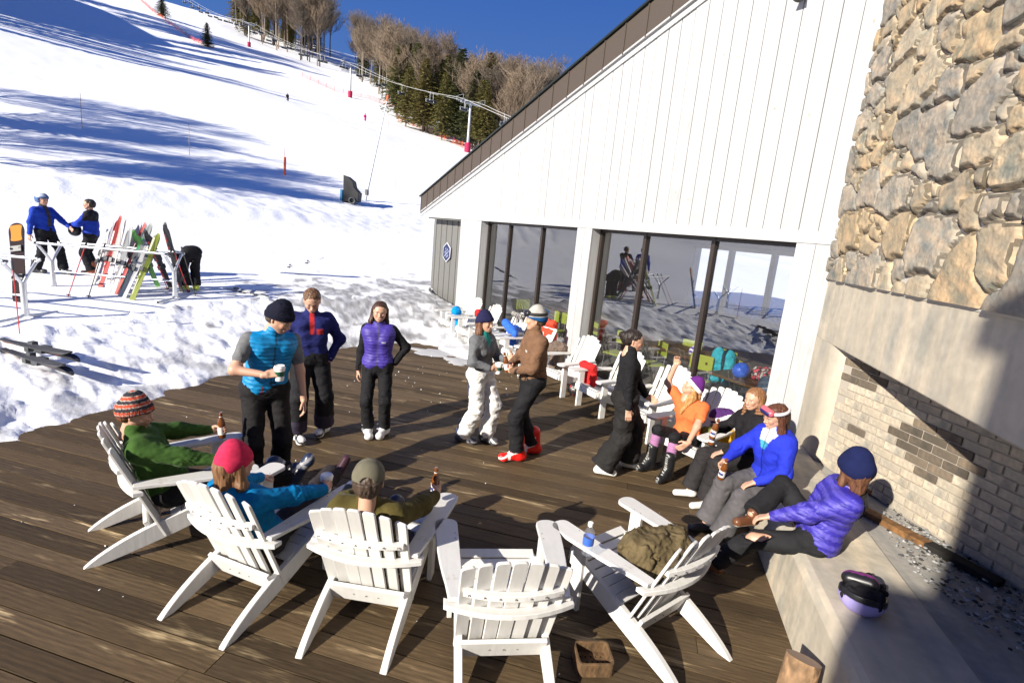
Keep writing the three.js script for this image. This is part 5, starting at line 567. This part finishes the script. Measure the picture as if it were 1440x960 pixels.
const geoFrom = (arr) => { const g = new THREE.BufferGeometry(); g.setAttribute('position', new THREE.Float32BufferAttribute(arr, 3)); g.computeVertexNormals(); return g; };
function bareTree(v) { // a leafless maple or birch, unit height 1
  const trunk = [], twig = []; const grow = (p, d, L, r, lev) => { const n = lev === 0 ? 6 : 3; let q = p, dd = d; for (let i = 0; i < n; i++) { const e = vadd(q, dd, L / n); const r0 = r * (1 - i / n * .55), r1 = r * (1 - (i + 1) / n * .55); seg3(lev < 2 ? trunk : twig, q, e, r0, r1); q = e; dd = vnorm(vadd(vadd(dd, [rr(-1, 1), rr(-.3, .5), rr(-1, 1)], lev === 0 ? .05 : .16), [0, 1, 0], .06)); if (lev < 4 && (lev > 0 || i >= 2)) { const k = lev === 0 ? 4 : 2; for (let c = 0; c < k; c++) { const a = rr(0, 6.28), sp = lev === 0 ? rr(.5, .9) : rr(.5, 1); const nd = vnorm(vadd(vmul(dd, 1), [Math.cos(a), rr(.1, .4), Math.sin(a)], sp)); grow(q, nd, L * (lev === 0 ? rr(.24, .4) * (1.15 - i / n * .6) : rr(.45, .7)), Math.max(r1 * .5, .0016), lev + 1); } } } };
  grow([0, 0, 0], [rr(-.03, .03), 1, rr(-.03, .03)], .92, v === 1 ? .012 : .015, 0); return [geoFrom(trunk), geoFrom(twig)];
}
function conifer(v) { // hemlock or pine, unit height 1, boughs of many small drooping sprays
  const trunk = [], leaf = []; seg3(trunk, [0, 0, 0], [0, .5, 0], .014, .010); seg3(trunk, [0, .5, 0], [0, 1, 0], .010, .002); const base = v === 2 ? .10 : .22, W = v === 2 ? .24 : .19;
  for (let y = base; y < .99; y += .019) { const t = (y - base) / (1 - base), L = W * Math.pow(1 - t, .75) * (t < .15 ? .55 + 3 * t : 1) + .012, n = 6; const a0 = rnd() * 6.28; for (let i = 0; i < n; i++) { if (rnd() < .12) continue; const a = a0 + i * 6.283 / n + rr(-.35, .35), l = L * rr(.6, 1.2), dir = [Math.cos(a), 0, Math.sin(a)]; const m = Math.max(3, Math.round(l / .017)); for (let k = 1; k <= m; k++) { const f = k / m, c = vadd([0, y + .03 * f - .12 * l / W * f * f * .6, 0], dir, l * f); const w = .024 * (1.15 - .5 * f) * rr(.7, 1.3); for (let s = 0; s < 2; s++) { const b = a + rr(-1.3, 1.3), e = [Math.cos(b) * w * 1.5, rr(-.014, .004), Math.sin(b) * w * 1.5], sd = [-Math.sin(b) * w * .5, rr(-.006, .006), Math.cos(b) * w * .5]; leaf.push(...vadd(c, sd), ...vadd(c, sd, -1), ...vadd(c, e)); } } seg3(trunk, [0, y, 0], vadd([0, y - .0, 0], dir, l * .7), .0022, .0008); } }
  return [geoFrom(trunk), geoFrom(leaf)];
}
const bareV = [0, 1, 2].map(bareTree), conV = [0, 1, 2].map(conifer);
function tree(kind, X, Z, h, lab, group, mi) {
  const [x, z] = toWorld(X, Z), y = groundH(x, z, false) - .4, v = Math.floor(rnd() * 3), con = kind === 'conifer', t = thing(con ? 'hemlock_tree' : 'bare_tree', lab, 'tree', group, [x, y, z], rnd() * 6.28); const [a, b] = (con ? conV : bareV)[con && mi === 9 ? 2 : v];
  mesh('trunk', a, con ? barkM[2] : barkM[mi === 1 ? 1 : v % 2 === 0 ? 0 : 2], t); mesh('crown', b, con ? leafM[Math.floor(rnd() * 4)] : twigM[v], t); t.scale.set(h * rr(.85, 1.25), h, h * rr(.85, 1.25)); return t;
}
const hl = { a: 'green hemlock in the wood behind the lodge roof', b: 'leafless brown tree in the wood beside the ski run', c: 'leafless tree in the upper wood left of the trail', d: 'dark conifer standing in the wood beside the ski run', e: 'pale birch trunk at the edge of the hemlock wood', f: 'tall tree standing beyond the left edge of the ski run' };
// wood to the right of the trail
for (let i = 0; i < 135; i++) { const X = rr(-36, 30), e = X > -9 ? 122 : lerp(127, 150, (-9 - X) / 27), Z = e + Math.pow(rnd(), 1.6) * 75 + 1; const px = X / Z; if (px > .16) continue; const q = rnd(); if (q < .74) tree('conifer', X, Z, rr(14, 23), hl.a, 'wood behind the lodge'); else if (q < .86) tree('bare', X, Z, rr(14, 20), hl.e, 'wood behind the lodge', 1); else tree('bare', X, Z, rr(13, 19), hl.b, 'wood beside the run'); }
for (let i = 0; i < 150; i++) { const t = Math.pow(rnd(), .9), Z = lerp(150, 345, t), Xe = Z < 225 ? lerp(-36, -64, (Z - 150) / 75) : lerp(-64, -116, (Z - 225) / 105), X = Xe + Math.pow(rnd(), 1.5) * 62 + 1; if (X / Z > -.17 && Z < 175) continue; if (Z > 215 && X / Z < -.322) continue; if (rnd() < .72) tree('bare', X, Z, rr(15, 24), hl.b, 'wood beside the run'); else tree('conifer', X, Z, rr(14, 22), hl.d, 'wood beside the run', rnd() < .5 ? 9 : 0); }
// upper wood left of the trail
for (let i = 0; i < 95; i++) { const Z = rr(272, 390), lo = -.53 - (Z - 272) * .0001, hi = lerp(-.385, -.355, (Z - 272) / 118), X = Z * rr(lo, hi); const edge = lerp(300, 276, (X / Z + .53) / .15); if (Z < edge) continue; if (rnd() < .8) tree('bare', X, Z, rr(20, 30), hl.c, 'upper wood'); else tree('conifer', X, Z, rr(16, 24), hl.d, 'wood beside the run', 9); }
// two lone pines on the run
for (const [px, py, h] of [[291, 66, 8.5], [228, 24, 8.5]]) { const p = atG(px, py), L = toLens(p[0], p[2]); const t = tree('conifer', L[0], L[1], h, px > 250 ? 'lone dark pine beside the orange net on the run' : 'second lone pine higher on the run', null, 9); t.children[1].material = leafM[2]; t.scale.x *= 1.5; t.scale.z *= 1.5; }
// trees beyond the left edge of the picture, which throw the long shadows over the run
for (let i = 0; i < 62; i++) { const Z = lerp(78, 215, Math.pow((i + rnd()) / 62, .85)), X = -Z * rr(1.08, 1.36) - 5; tree(rnd() < .62 ? 'conifer' : 'bare', X, Z, rr(18, 29), hl.f, 'trees left of the run', 0); }
for (let i = 0; i < 9; i++) { const Z = rr(26, 44), X = -Z * rr(1.25, 1.7) - 8; tree(rnd() < .6 ? 'conifer' : 'bare', X, Z, rr(12, 18), hl.f, 'trees left of the run', 0); }
// ---------------------------------------------------------------- chairlift
const steelM = std([.42, .44, .46], .45, { metalness: .5 }), darkSteel = std([.05, .055, .06], .5), orangeM = std([.75, .12, .05], .7), redPad = std([.35, .02, .07], .8);
function liftTower(px, py, h, lab, ry) { const p = atG(px, py), t = thing('lift_tower', lab, 'lift tower', 'chairlift towers', [p[0], p[1] - .3, p[2]], ry); mesh('mast', rod([0, 0, 0], [0, h, 0], .34, .26, 12), steelM, t); mesh('crossarm', [box(5.2, .35, .4, 0, h, 0), box(.5, .6, .6, 0, h - .2, 0)], steelM, t); for (const s of [-1, 1]) { mesh('sheave_train', [box(.25, .3, 2.6, s * 2.4, h + .28, 0), ...[-1, -.5, 0, .5, 1].map(k => new THREE.CylinderGeometry(.22, .22, .12, 10).rotateZ(Math.PI / 2).translate(s * 2.4, h + .42, k * 1.1))], darkSteel, t); mesh('catwalk_rail', [rod([s * 2.9, h + .3, -1.3], [s * 2.9, h + .3, 1.3], .03, .03, 5), rod([s * 2.9, h + 1.2, -1.3], [s * 2.9, h + 1.2, 1.3], .03, .03, 5), rod([s * 2.9, h + .3, -1.3], [s * 2.9, h + 1.2, -1.3], .03, .03, 5), rod([s * 2.9, h + .3, 1.3], [s * 2.9, h + 1.2, 1.3], .03, .03, 5)], steelM, t); } mesh('pad', new THREE.CylinderGeometry(.7, .7, 2, 14).translate(0, 1.3, 0), redPad, t); return { t, h, p }; }
const T1 = atG(657, 214), T2 = atG(492, 137), T3 = atG(350, 66); const liftDir = Math.atan2(T3[0] - T1[0], T3[2] - T1[2]);
const tw = [liftTower(657, 214, 10.5, 'grey lift tower with a red padded foot', liftDir), liftTower(492, 137, 10.5, 'lift tower standing halfway up the run', liftDir), liftTower(350, 66, 10, 'small lift tower high on the run', liftDir)];
{ const dx = Math.cos(liftDir) * 2.4, dz = -Math.sin(liftDir) * 2.4; const top = tw.map(t => [t.p[0], t.p[1] + t.h + .35, t.p[2]]); const d0 = vnorm(vsub(top[0], top[1])); const start = vadd(top[0], d0, 75); start[1] = Math.max(start[1], 7); const end = vadd(top[2], vnorm(vsub(top[2], top[1])), 120);
  for (const s of [1, -1]) { const pts = [start, ...top, end].map(p => [p[0] + dx * s, p[1], p[2] + dz * s]); const fine = []; for (let i = 0; i < pts.length - 1; i++) for (let k = 0; k < 10; k++) { const t = k / 10, q = vlerp(pts[i], pts[i + 1], t); q[1] -= Math.sin(t * Math.PI) * vlen(vsub(pts[i], pts[i + 1])) * .018; fine.push(q); } fine.push(pts[pts.length - 1]);
    const c = mesh('lift_cable', new THREE.TubeGeometry(new THREE.CatmullRomCurve3(fine.map(p => V3(...p))), 160, .045, 5), std([.5, .5, .5], .5)); tag(c, s > 0 ? 'uphill steel cable of the chairlift' : 'downhill steel cable of the chairlift', 'cable');
    const curve = new THREE.CatmullRomCurve3(fine.map(p => V3(...p))), len = curve.getLength(), nC = Math.floor(len / 17); const cg = [rod([0, 0, 0], [0, -1.9, 0], .05, .05, 6), box(2.1, .08, .5, 0, -2.35, -.1), box(2.1, .55, .06, 0, -2.05, .2), rod([-1.05, -1.6, .15], [1.05, -1.6, .15], .04, .04, 6), rod([-1.05, -1.6, .15], [-1.05, -2.35, -.1], .04, .04, 6), rod([1.05, -1.6, .15], [1.05, -2.35, -.1], .04, .04, 6), rod([0, -1.9, 0], [-1.05, -1.6, .15], .04, .04, 6), rod([0, -1.9, 0], [1.05, -1.6, .15], .04, .04, 6)]; liftTower.g ??= { hanger: merge(cg.filter((_, i) => i !== 1 && i !== 2)), seat: merge([cg[1], cg[2]]) };
    for (let i = 0; i < nC; i++) { const u = (i + (s > 0 ? .2 : .65)) / nC, p = curve.getPointAt(u); const [, Z] = toLens(p.x, p.z); if (Z < 70) continue; const c2 = thing('lift_chair', 'empty chairlift seat hanging from the cable', 'lift chair', 'seats hanging along the chairlift', [p.x, p.y, p.z], liftDir + (s > 0 ? 0 : Math.PI)); mesh('hanger', liftTower.g.hanger, steelM, c2); mesh('seat', liftTower.g.seat, darkSteel, c2); } } }
// orange safety nets
function netFence(pix, lab, h = 1.3) { const py0 = pix[0][1] < 5; const P0 = []; for (let i = 0; i < pix.length - 1; i++) for (let k = 0; k < 8; k++) { const t = k / 8; P0.push(atG(lerp(pix[i][0], pix[i + 1][0], t), lerp(pix[i][1], pix[i + 1][1], t))); } P0.push(atG(...pix[pix.length - 1])); const t = thing('safety_net', lab, 'net'); const st = []; for (let q = 0; q < 5; q++) for (let i = 0; i < P0.length - 1; i++) { const a = [...P0[i]], b = [...P0[i + 1]]; a[1] += .15 + q * h / 5; b[1] += .15 + q * h / 5; st.push(rod(a, b, py0 ? .05 : .028, py0 ? .05 : .028, 4)); } mesh('netting', st, orangeM, t); P0.forEach((p, i) => { if (i % 2 === 0) mesh('stake', rod([p[0], p[1] - .2, p[2]], [p[0], p[1] + h + .3, p[2]], .05, .05, 5), orangeM, t); }); }
netFence([[196, 0], [214, 16], [250, 42], [272, 58], [300, 68]], 'orange safety net running past the lone pines'); netFence([[425, 108], [470, 128], [520, 140], [575, 158]], 'orange safety net across the middle of the run'); netFence([[560, 170], [600, 184], [650, 208]], 'faint orange net below the hemlock wood');
// snow gun, its mast and the marker poles
{ const p = atG(513, 282), t = thing('snow_lance', 'tall leaning snowmaking lance with an orange tip', 'snow lance', null, p); mesh('mast', rod([0, -.3, 0], [1.6, 10.4, -1], .11, .05, 8), steelM, t); mesh('tip', rod([1.6, 10.4, -1], [1.68, 11, -1.05], .1, .1, 8), orangeM, t); mesh('winch', box(.3, .6, .3, .15, .9, -.1, .03), darkSteel, t);
  const q = atG(497, 284), g = thing('snow_gun', 'black covered snow gun standing in the snow', 'snow gun', null, [q[0], q[1] - .1, q[2]], .3); const s = extr([[-.7, 0], [.75, .15], [.85, 1.0], [.35, 1.5], [.2, 2.1], [-.35, 2.5], [-.75, 2.6]], 1.3, .06, 2); mesh('cover', s, std([.012, .012, .014], .6), g); mesh('tarpaulin', box(.25, 1.1, 1.1, -.95, .65, .65, .05), std([.03, .2, .4], .6), g); mesh('wheel', [tx(new THREE.TorusGeometry(.28, .09, 6, 14), .2, .2, 1.45)], darkSteel, g); }
for (const [px, py, h, lab] of [[400, 246, 1.9, 'short orange marker post on the snow'], [266, 218, 3, 'thin bamboo pole on the left of the run'], [115, 180, 3.2, 'thin bamboo pole high on the left of the run'], [555, 272, 2.6, 'thin bamboo pole beside the snow gun'], [546, 178, 2.0, 'small pole below the upper net']]) { const p = atG(px, py), t = thing('marker_pole', lab, 'pole', null, p); mesh('pole', rod([0, -.2, 0], [.05, h, 0], py === 246 ? .13 : .03, py === 246 ? .13 : .02, 7), py === 246 ? orangeM : std([.45, .3, .2], .8), t); if (py === 246) mesh('spike', rod([0, h, 0], [0, h + .9, 0], .02, .02, 5), orangeM, t); }
for (const [px, py, c, lab] of [[513, 170, [.5, .04, .2], 'tiny skier in pink far up the run'], [404, 142, [.02, .02, .03], 'tiny skier in black far up the run'], [333, 42, [.05, .05, .08], 'tiny skier near the high lift tower']]) { const p = atG(px, py); person({ label: lab, pos: p, az: 120, pelvis: [0, .85, .05], neck: [0, 1.32, -.08], top: { color: c, sleeve: 1.95, add: .03, armAdd: .03, cell: .03 }, pants: { color: py === 170 ? [.45, .05, .2] : BLK, add: .03 }, hat: { type: 'helmet', color: [.03, .03, .03] }, boot: { type: 'ski' } }); }
// ---------------------------------------------------------------- ski racks and what leans on them
const tubeM = std([.62, .64, .66], .35, { metalness: .75 });
function rack(p, dir, len, lab) { const t = thing('ski_rack', lab, 'ski rack', 'tubular ski racks', p, dir); // local x runs along the rack
  const post = x => mesh('post', [rod([x, .12, 0], [x, .62, 0], .045, .045, 10), rod([x, .05, 0], [x, .16, 0], .055, .055, 10), pipe([[x, .1, 0], [x, .04, .12], [x, .02, .62]], .026), pipe([[x, .1, 0], [x, .04, -.12], [x, .02, -.62]], .026), pipe([[x, .58, 0], [x, .72, .10], [x, .95, .30]], .026), pipe([[x, .58, 0], [x, .72, -.10], [x, .95, -.30]], .026)], tubeM, t); post(0); post(-len); for (const s of [-1, 1]) mesh('rail', pipe([[.0, .94, s * .29], [.06, .99, s * .31], [-.1, 1.0, s * .32], [-len + .1, 1.0, s * .32], [-len - .06, .99, s * .31], [-len, .94, s * .29]], .026, 30), tubeM, t); mesh('cross_bar', rod([0, .4, 0], [-len, .4, 0], .02, .02, 8), tubeM, t); return t; }
const skiCols = [[[.55, .52, .5], [.55, .02, .02]], [[.42, .06, .05], [.6, .6, .6]], [[.45, .45, .46], [.03, .03, .035]], [[.10, .30, .07], [.03, .05, .03]], [[.40, .42, .40], [.01, .25, .07]], [[.20, .24, .03], [.5, .5, .4]], [[.03, .03, .035], [.35, .03, .03]], [[.40, .41, .43], [.06, .06, .25]]];
function skiGeo(L, w) { const s = new THREE.Shape(); s.moveTo(-w * .5, 0); s.lineTo(w * .5, 0); s.quadraticCurveTo(w * .36, L * .5, w * .56, L * .9); s.quadraticCurveTo(w * .5, L, 0, L); s.quadraticCurveTo(-w * .5, L, -w * .56, L * .9); s.quadraticCurveTo(-w * .36, L * .5, -w * .5, 0); const g = new THREE.ExtrudeGeometry(s, { depth: .014, bevelEnabled: false, curveSegments: 8 }); const p = g.attributes.position; for (let i = 0; i < p.count; i++) { const y = p.getY(i), q = Math.max(0, y / L - .86) / .14; p.setZ(i, p.getZ(i) - q * q * .06 + .012 * Math.sin(y / L * 3.14)); } g.computeVertexNormals(); return g; }
const skiG = [skiGeo(1.68, .085), skiGeo(1.80, .088), skiGeo(1.52, .085)], bindG = mergeGeometries([box(.075, .16, .05, 0, .98, .045), box(.07, .1, .075, 0, .70, .055), box(.05, .34, .02, 0, .82, .025)]);
const skiPrint = [box(.05, .42, .004, 0, 1.22, .030), box(.055, .34, .004, 0, .32, .0265), box(.045, .05, .004, 0, .58, .03)];
function skis(p, ry, tilt, roll, ci, lab, group = 'skis leaning on the racks') { const t = thing('skis', lab, 'skis', group, p, ry); t.rotation.order = 'YXZ'; t.rotation.set(tilt, ry, roll); const g = skiG[ci % 3], a = std(skiCols[ci % 8][0], .55), b = std(skiCols[ci % 8][1], .55); for (const s of [0, 1]) { const k = new THREE.Group(); k.name = 'ski'; k.position.set(s * .03, 0, s * .05); k.rotation.z = s * .03; if (s) k.rotation.y = Math.PI; t.add(k); mesh('base', g, a, k); for (const q of skiPrint) mesh('top_graphic', q, b, k); mesh('binding', bindG, darkSteel, k); } return t; }
function pole2(p, ry, tilt, lab, c = [.5, .03, .03]) { const t = thing('ski_pole', lab, 'ski pole', 'ski poles at the racks', p, ry); t.rotation.order = 'YXZ'; t.rotation.set(tilt, ry, 0); mesh('shaft', rod([0, 0, 0], [0, 1.15, 0], .008, .009, 6), std(c, .4), t); mesh('grip', rod([0, 1.1, 0], [0, 1.24, 0], .018, .02, 8), darkSteel, t); mesh('pole_basket', new THREE.CylinderGeometry(.04, .04, .008, 10).translate(0, .07, 0), darkSteel, t); return t; }
{
  const b = atG(246, 421), dirB = Math.atan2(.30, .95); rack(b, dirB, 2.5, 'tubular ski rack crowded with leaning skis');   // runs away to the left
  const ax = [-Math.cos(dirB), Math.sin(dirB)], nrm = [Math.sin(dirB), Math.cos(dirB)];
  const put = (along, side, out) => { const x = b[0] + ax[0] * along + nrm[0] * side * out, z = b[2] + ax[1] * along + nrm[1] * side * out; return [x, groundH(x, z) - .02, z]; };
  const span = (b0, t0, L, ci, lab, far = 1) => { const B = atG(...b0), d = rayDir(...t0), o = [-B[0], 2.6 - B[1], -B[2]], bq = vdot(o, [d.x, d.y, d.z]), cq = vdot(o, o) - L * L, D = Math.max(0, bq * bq - cq), t = -bq + far * Math.sqrt(D), Tp = [d.x * t, 2.6 + d.y * t, d.z * t]; const v = vnorm(vsub(Tp, B)); const s = skis([B[0], B[1] - .03, B[2]], 0, 0, 0, ci, lab); const q = new THREE.Quaternion().setFromUnitVectors(V3(0, 1, 0), V3(...v)); const qy = new THREE.Quaternion().setFromAxisAngle(V3(0, 1, 0), dirB + rr(-.2, .2)); s.quaternion.copy(q.multiply(qy)); };
  [[[131, 400], [149, 333], 1.5, 0, 'red tipped skis leaning last on the rack'], [[140, 403], [166, 307], 1.75, 1, 'red skis leaning at the far end of the rack'], [[149, 408], [175, 298], 1.8, 0, 'tall white skis with red lettering on the rack'], [[152, 410], [194, 318], 1.7, 7, 'white and blue skis leaning on the rack'], [[168, 416], [205, 321], 1.66, 4, 'grey skis with green tips leaning on the rack'], [[174, 418], [211, 330], 1.62, 2, 'grey skis with black marks beside the green tips'], [[184, 421], [226, 310], 1.8, 5, 'olive green skis leaning at the near end of the rack'], [[158, 411], [186, 306], 1.72, 2, 'black marked skis among the white pairs'], [[136, 402], [158, 322], 1.55, 7, 'short blue marked skis near the far rack end'], [[163, 413], [199, 325], 1.6, 1, 'short red skis among the grey pairs']].forEach(a => span(...a));
  [[[256, 410], [229, 310], 1.7, 6, 'black and red skis leaning on the far side of the rack'], [[240, 404], [206, 330], 1.55, 6, 'dark skis on the far side of the rack'], [[222, 402], [190, 332], 1.5, 3, 'green skis on the far side of the rack']].forEach(a => span(...a, -1));
  [[.1, -1, .75, .5], [.22, -1, .9, .55], [.6, -1, .8, .5], [1.25, 1, .8, -.5], [1.6, 1, .85, -.52], [-.12, -1, .6, .42]].forEach(([a, s, o, t], i) => pole2(put(a, s, o), dirB, t, ['black ski pole at the near end of the crowded rack', 'red ski pole just inside the rack end', 'black ski pole among the skis behind the rack', 'red ski pole between the white skis', 'black ski pole by the red lettered skis', 'red ski pole beside the bending person'][i], i % 2 ? [.05, .05, .05] : [.5, .03, .03]));
  const a = atG(36, 448), dirA = Math.atan2(.25, .97); rack(a, dirA, 2.6, 'tubular ski rack with a black snowboard leaning on it');
  const sb = (p, ry, tilt, roll, c, c2, lab) => { const t = thing('snowboard', lab, 'snowboard', null, p); t.rotation.order = 'YXZ'; t.rotation.set(tilt, ry, roll); const s = new THREE.Shape(); s.moveTo(-.13, .15); s.quadraticCurveTo(-.13, 0, 0, 0); s.quadraticCurveTo(.13, 0, .13, .15); s.quadraticCurveTo(.10, .75, .14, 1.38); s.quadraticCurveTo(.13, 1.55, 0, 1.55); s.quadraticCurveTo(-.13, 1.55, -.14, 1.38); s.quadraticCurveTo(-.10, .75, -.13, .15); mesh('deck_board', new THREE.ExtrudeGeometry(s, { depth: .014, bevelEnabled: true, bevelThickness: .002, bevelSize: .002, bevelSegments: 1, curveSegments: 8 }), std(c, .95), t); mesh('edge_print', new THREE.ExtrudeGeometry(s, { depth: .002, bevelEnabled: false, curveSegments: 8 }).scale(.8, .2, 1).translate(0, 1.2, .0175), std(c2, .95), t); for (const y of [.5, 1.05]) mesh('strap_binding', [box(.2, .12, .03, 0, y, .03, .01), tx(new THREE.TorusGeometry(.075, .02, 6, 14, 3.3), 0, y, .05, -1.2)], darkSteel, t); return t; };
  { const p = atG(28, 425); sb([p[0], p[1] - .03, p[2]], dirA, -.30, .22, [.03, .02, .022], [.5, .2, .04], 'black snowboard with orange edge standing against the rack'); }
  { const p = atG(384, 388); sb([p[0] - .4, p[1] + .14, p[2] - .5], 2.2, 1.25, .25, [.5, .52, .56], [.1, .08, .25], 'grey snowboard lying tipped on the snow'); }
  { const p = atG(335, 408), t = skis([p[0] - .7, p[1] + .02, p[2]], R(80), Math.PI / 2 * .985, 0, 7, 'skis lying flat on the snow beyond the rack', 'skis lying on the snow'); }
  { const p = atG(2, 492), t = skis([p[0], p[1] + .03, p[2]], R(78), Math.PI / 2 * .985, 0, 6, 'black and red skis lying on the snow near the deck', 'skis lying on the snow'); const q = atG(0, 478); skis([q[0], q[1] + .03, q[2]], R(82), Math.PI / 2 * .985, 0, 6, 'dark skis lying just behind the red pair', 'skis lying on the snow'); }
  { const p = atG(27, 469); pole2([p[0], p[1] - .1, p[2]], 0, 0, 'red ski pole stuck upright in the snow'); }
  // more racks out on the snow to the left
  for (const [x, z, l] of [[-12.5, -3.2, 'ski rack standing out on the snow beyond the deck edge'], [-14, .8, 'ski rack farthest out on the snow']]) { const y = groundH(x, z), t = rack([x, y, z], dirA, 2.6, l); for (let i = 0; i < 5; i++) { const xx = x - .4 - i * .45, zz = z + .85; skis([xx, groundH(xx, zz) - .02, zz], dirA, -.52, rr(-.12, .12), i + 2, 'skis leaning on the rack beyond the deck edge', 'skis on the outer racks'); } }
}
// people at the racks
{ const g = (px, py) => { const p = atG(px, py); return p; };
  const jk = (a, b, c) => (c > .05 && Math.abs(a) < .05 && b > .1) ? [.05, .05, .06] : [.015, .05, .38];
  person({ label: 'man in blue jacket and helmet walking by the ski racks', H: 1.80, pos: g(68, 384), az: 82, head: { yaw: -.1 }, R: { hand: [.3, .80, .08], pole: [.5, 0, .8] }, L: { hand: [-.20, 1.05, -.42], pole: [-.8, -.4, .3] }, footR: [.14, 0, .16, .3], footL: [-.16, 0, -.22, -.1], shirt: { color: [.06, .06, .07], sleeve: 0, add: .0, hem: .1, collar: .4, mat: M.knit }, top: { color: jk, sleeve: 1.95, add: .022, armAdd: .018, hem: -.2, mat: M.shell }, pants: { color: BLK, add: .02, cuff: .08 }, boot: { type: 'ski', color: [.05, .05, .06] }, hat: { type: 'helmet', color: (x, y, z) => x > 0 && y > .08 ? [.45, .5, .6] : [.06, .12, .28] }, hair: 'short', hairC: [.05, .03, .02] });
  person({ label: 'man in blue and black jacket holding a helmet by the racks', H: 1.80, pos: g(132, 386), az: -125, head: { yaw: .2 }, R: { hand: [.12, 1.12, -.36], pole: [.8, -.5, .4], grip: .7 }, L: { hand: [-.14, 1.12, -.36], pole: [-.8, -.5, .4], grip: .7 }, top: { color: (a, b, c) => b > .30 && c < .06 ? [.015, .015, .02] : [.015, .045, .36], sleeve: 1.95, add: .03, armAdd: .028, hem: -.16, mat: M.shell }, pants: { color: BLK, add: .02, cuff: .08 }, boot: { type: 'ski', color: [.3, .08, .03] }, hair: 'short', hairC: [.03, .025, .02] });
  { const p = g(108, 384); heap('helmet', 'black helmet held by the man at the racks', 'helmet', [p[0] + .1, p[1] + 1.02, p[2] + .05], [[[0, 0, 0], [.02, .02, 0], .13, .12]], [.015, .015, .017], { amp: .006, mat: M.boot, part: 'shell' }); }
  person({ label: 'person in black bending over at the crowded ski rack', H: 1.74, pos: g(268, 408), az: -60, pelvis: [0, .92, .16], neck: [0, .72, -.30], headOff: [0, -.05, -.15], head: { pitch: -1.2 }, R: { hand: [.16, .25, -.38], pole: [.5, 0, -.3] }, L: { hand: [-.14, .22, -.36], pole: [-.5, 0, -.3] }, top: { color: BLK, sleeve: 1.95, add: .025, armAdd: .025, hem: -.12, mat: M.shell }, pants: { color: BLK, add: .03, cuff: .085 }, boot: { type: 'ski', color: [.55, .62, .08], color2: [.1, .1, .1] }, hat: { type: 'beanie', color: [.02, .02, .03] } });
}
scene.traverse(o => { if (o.isMesh) { o.castShadow = o.receiveShadow = true; } });
renderer.render(scene, camera);
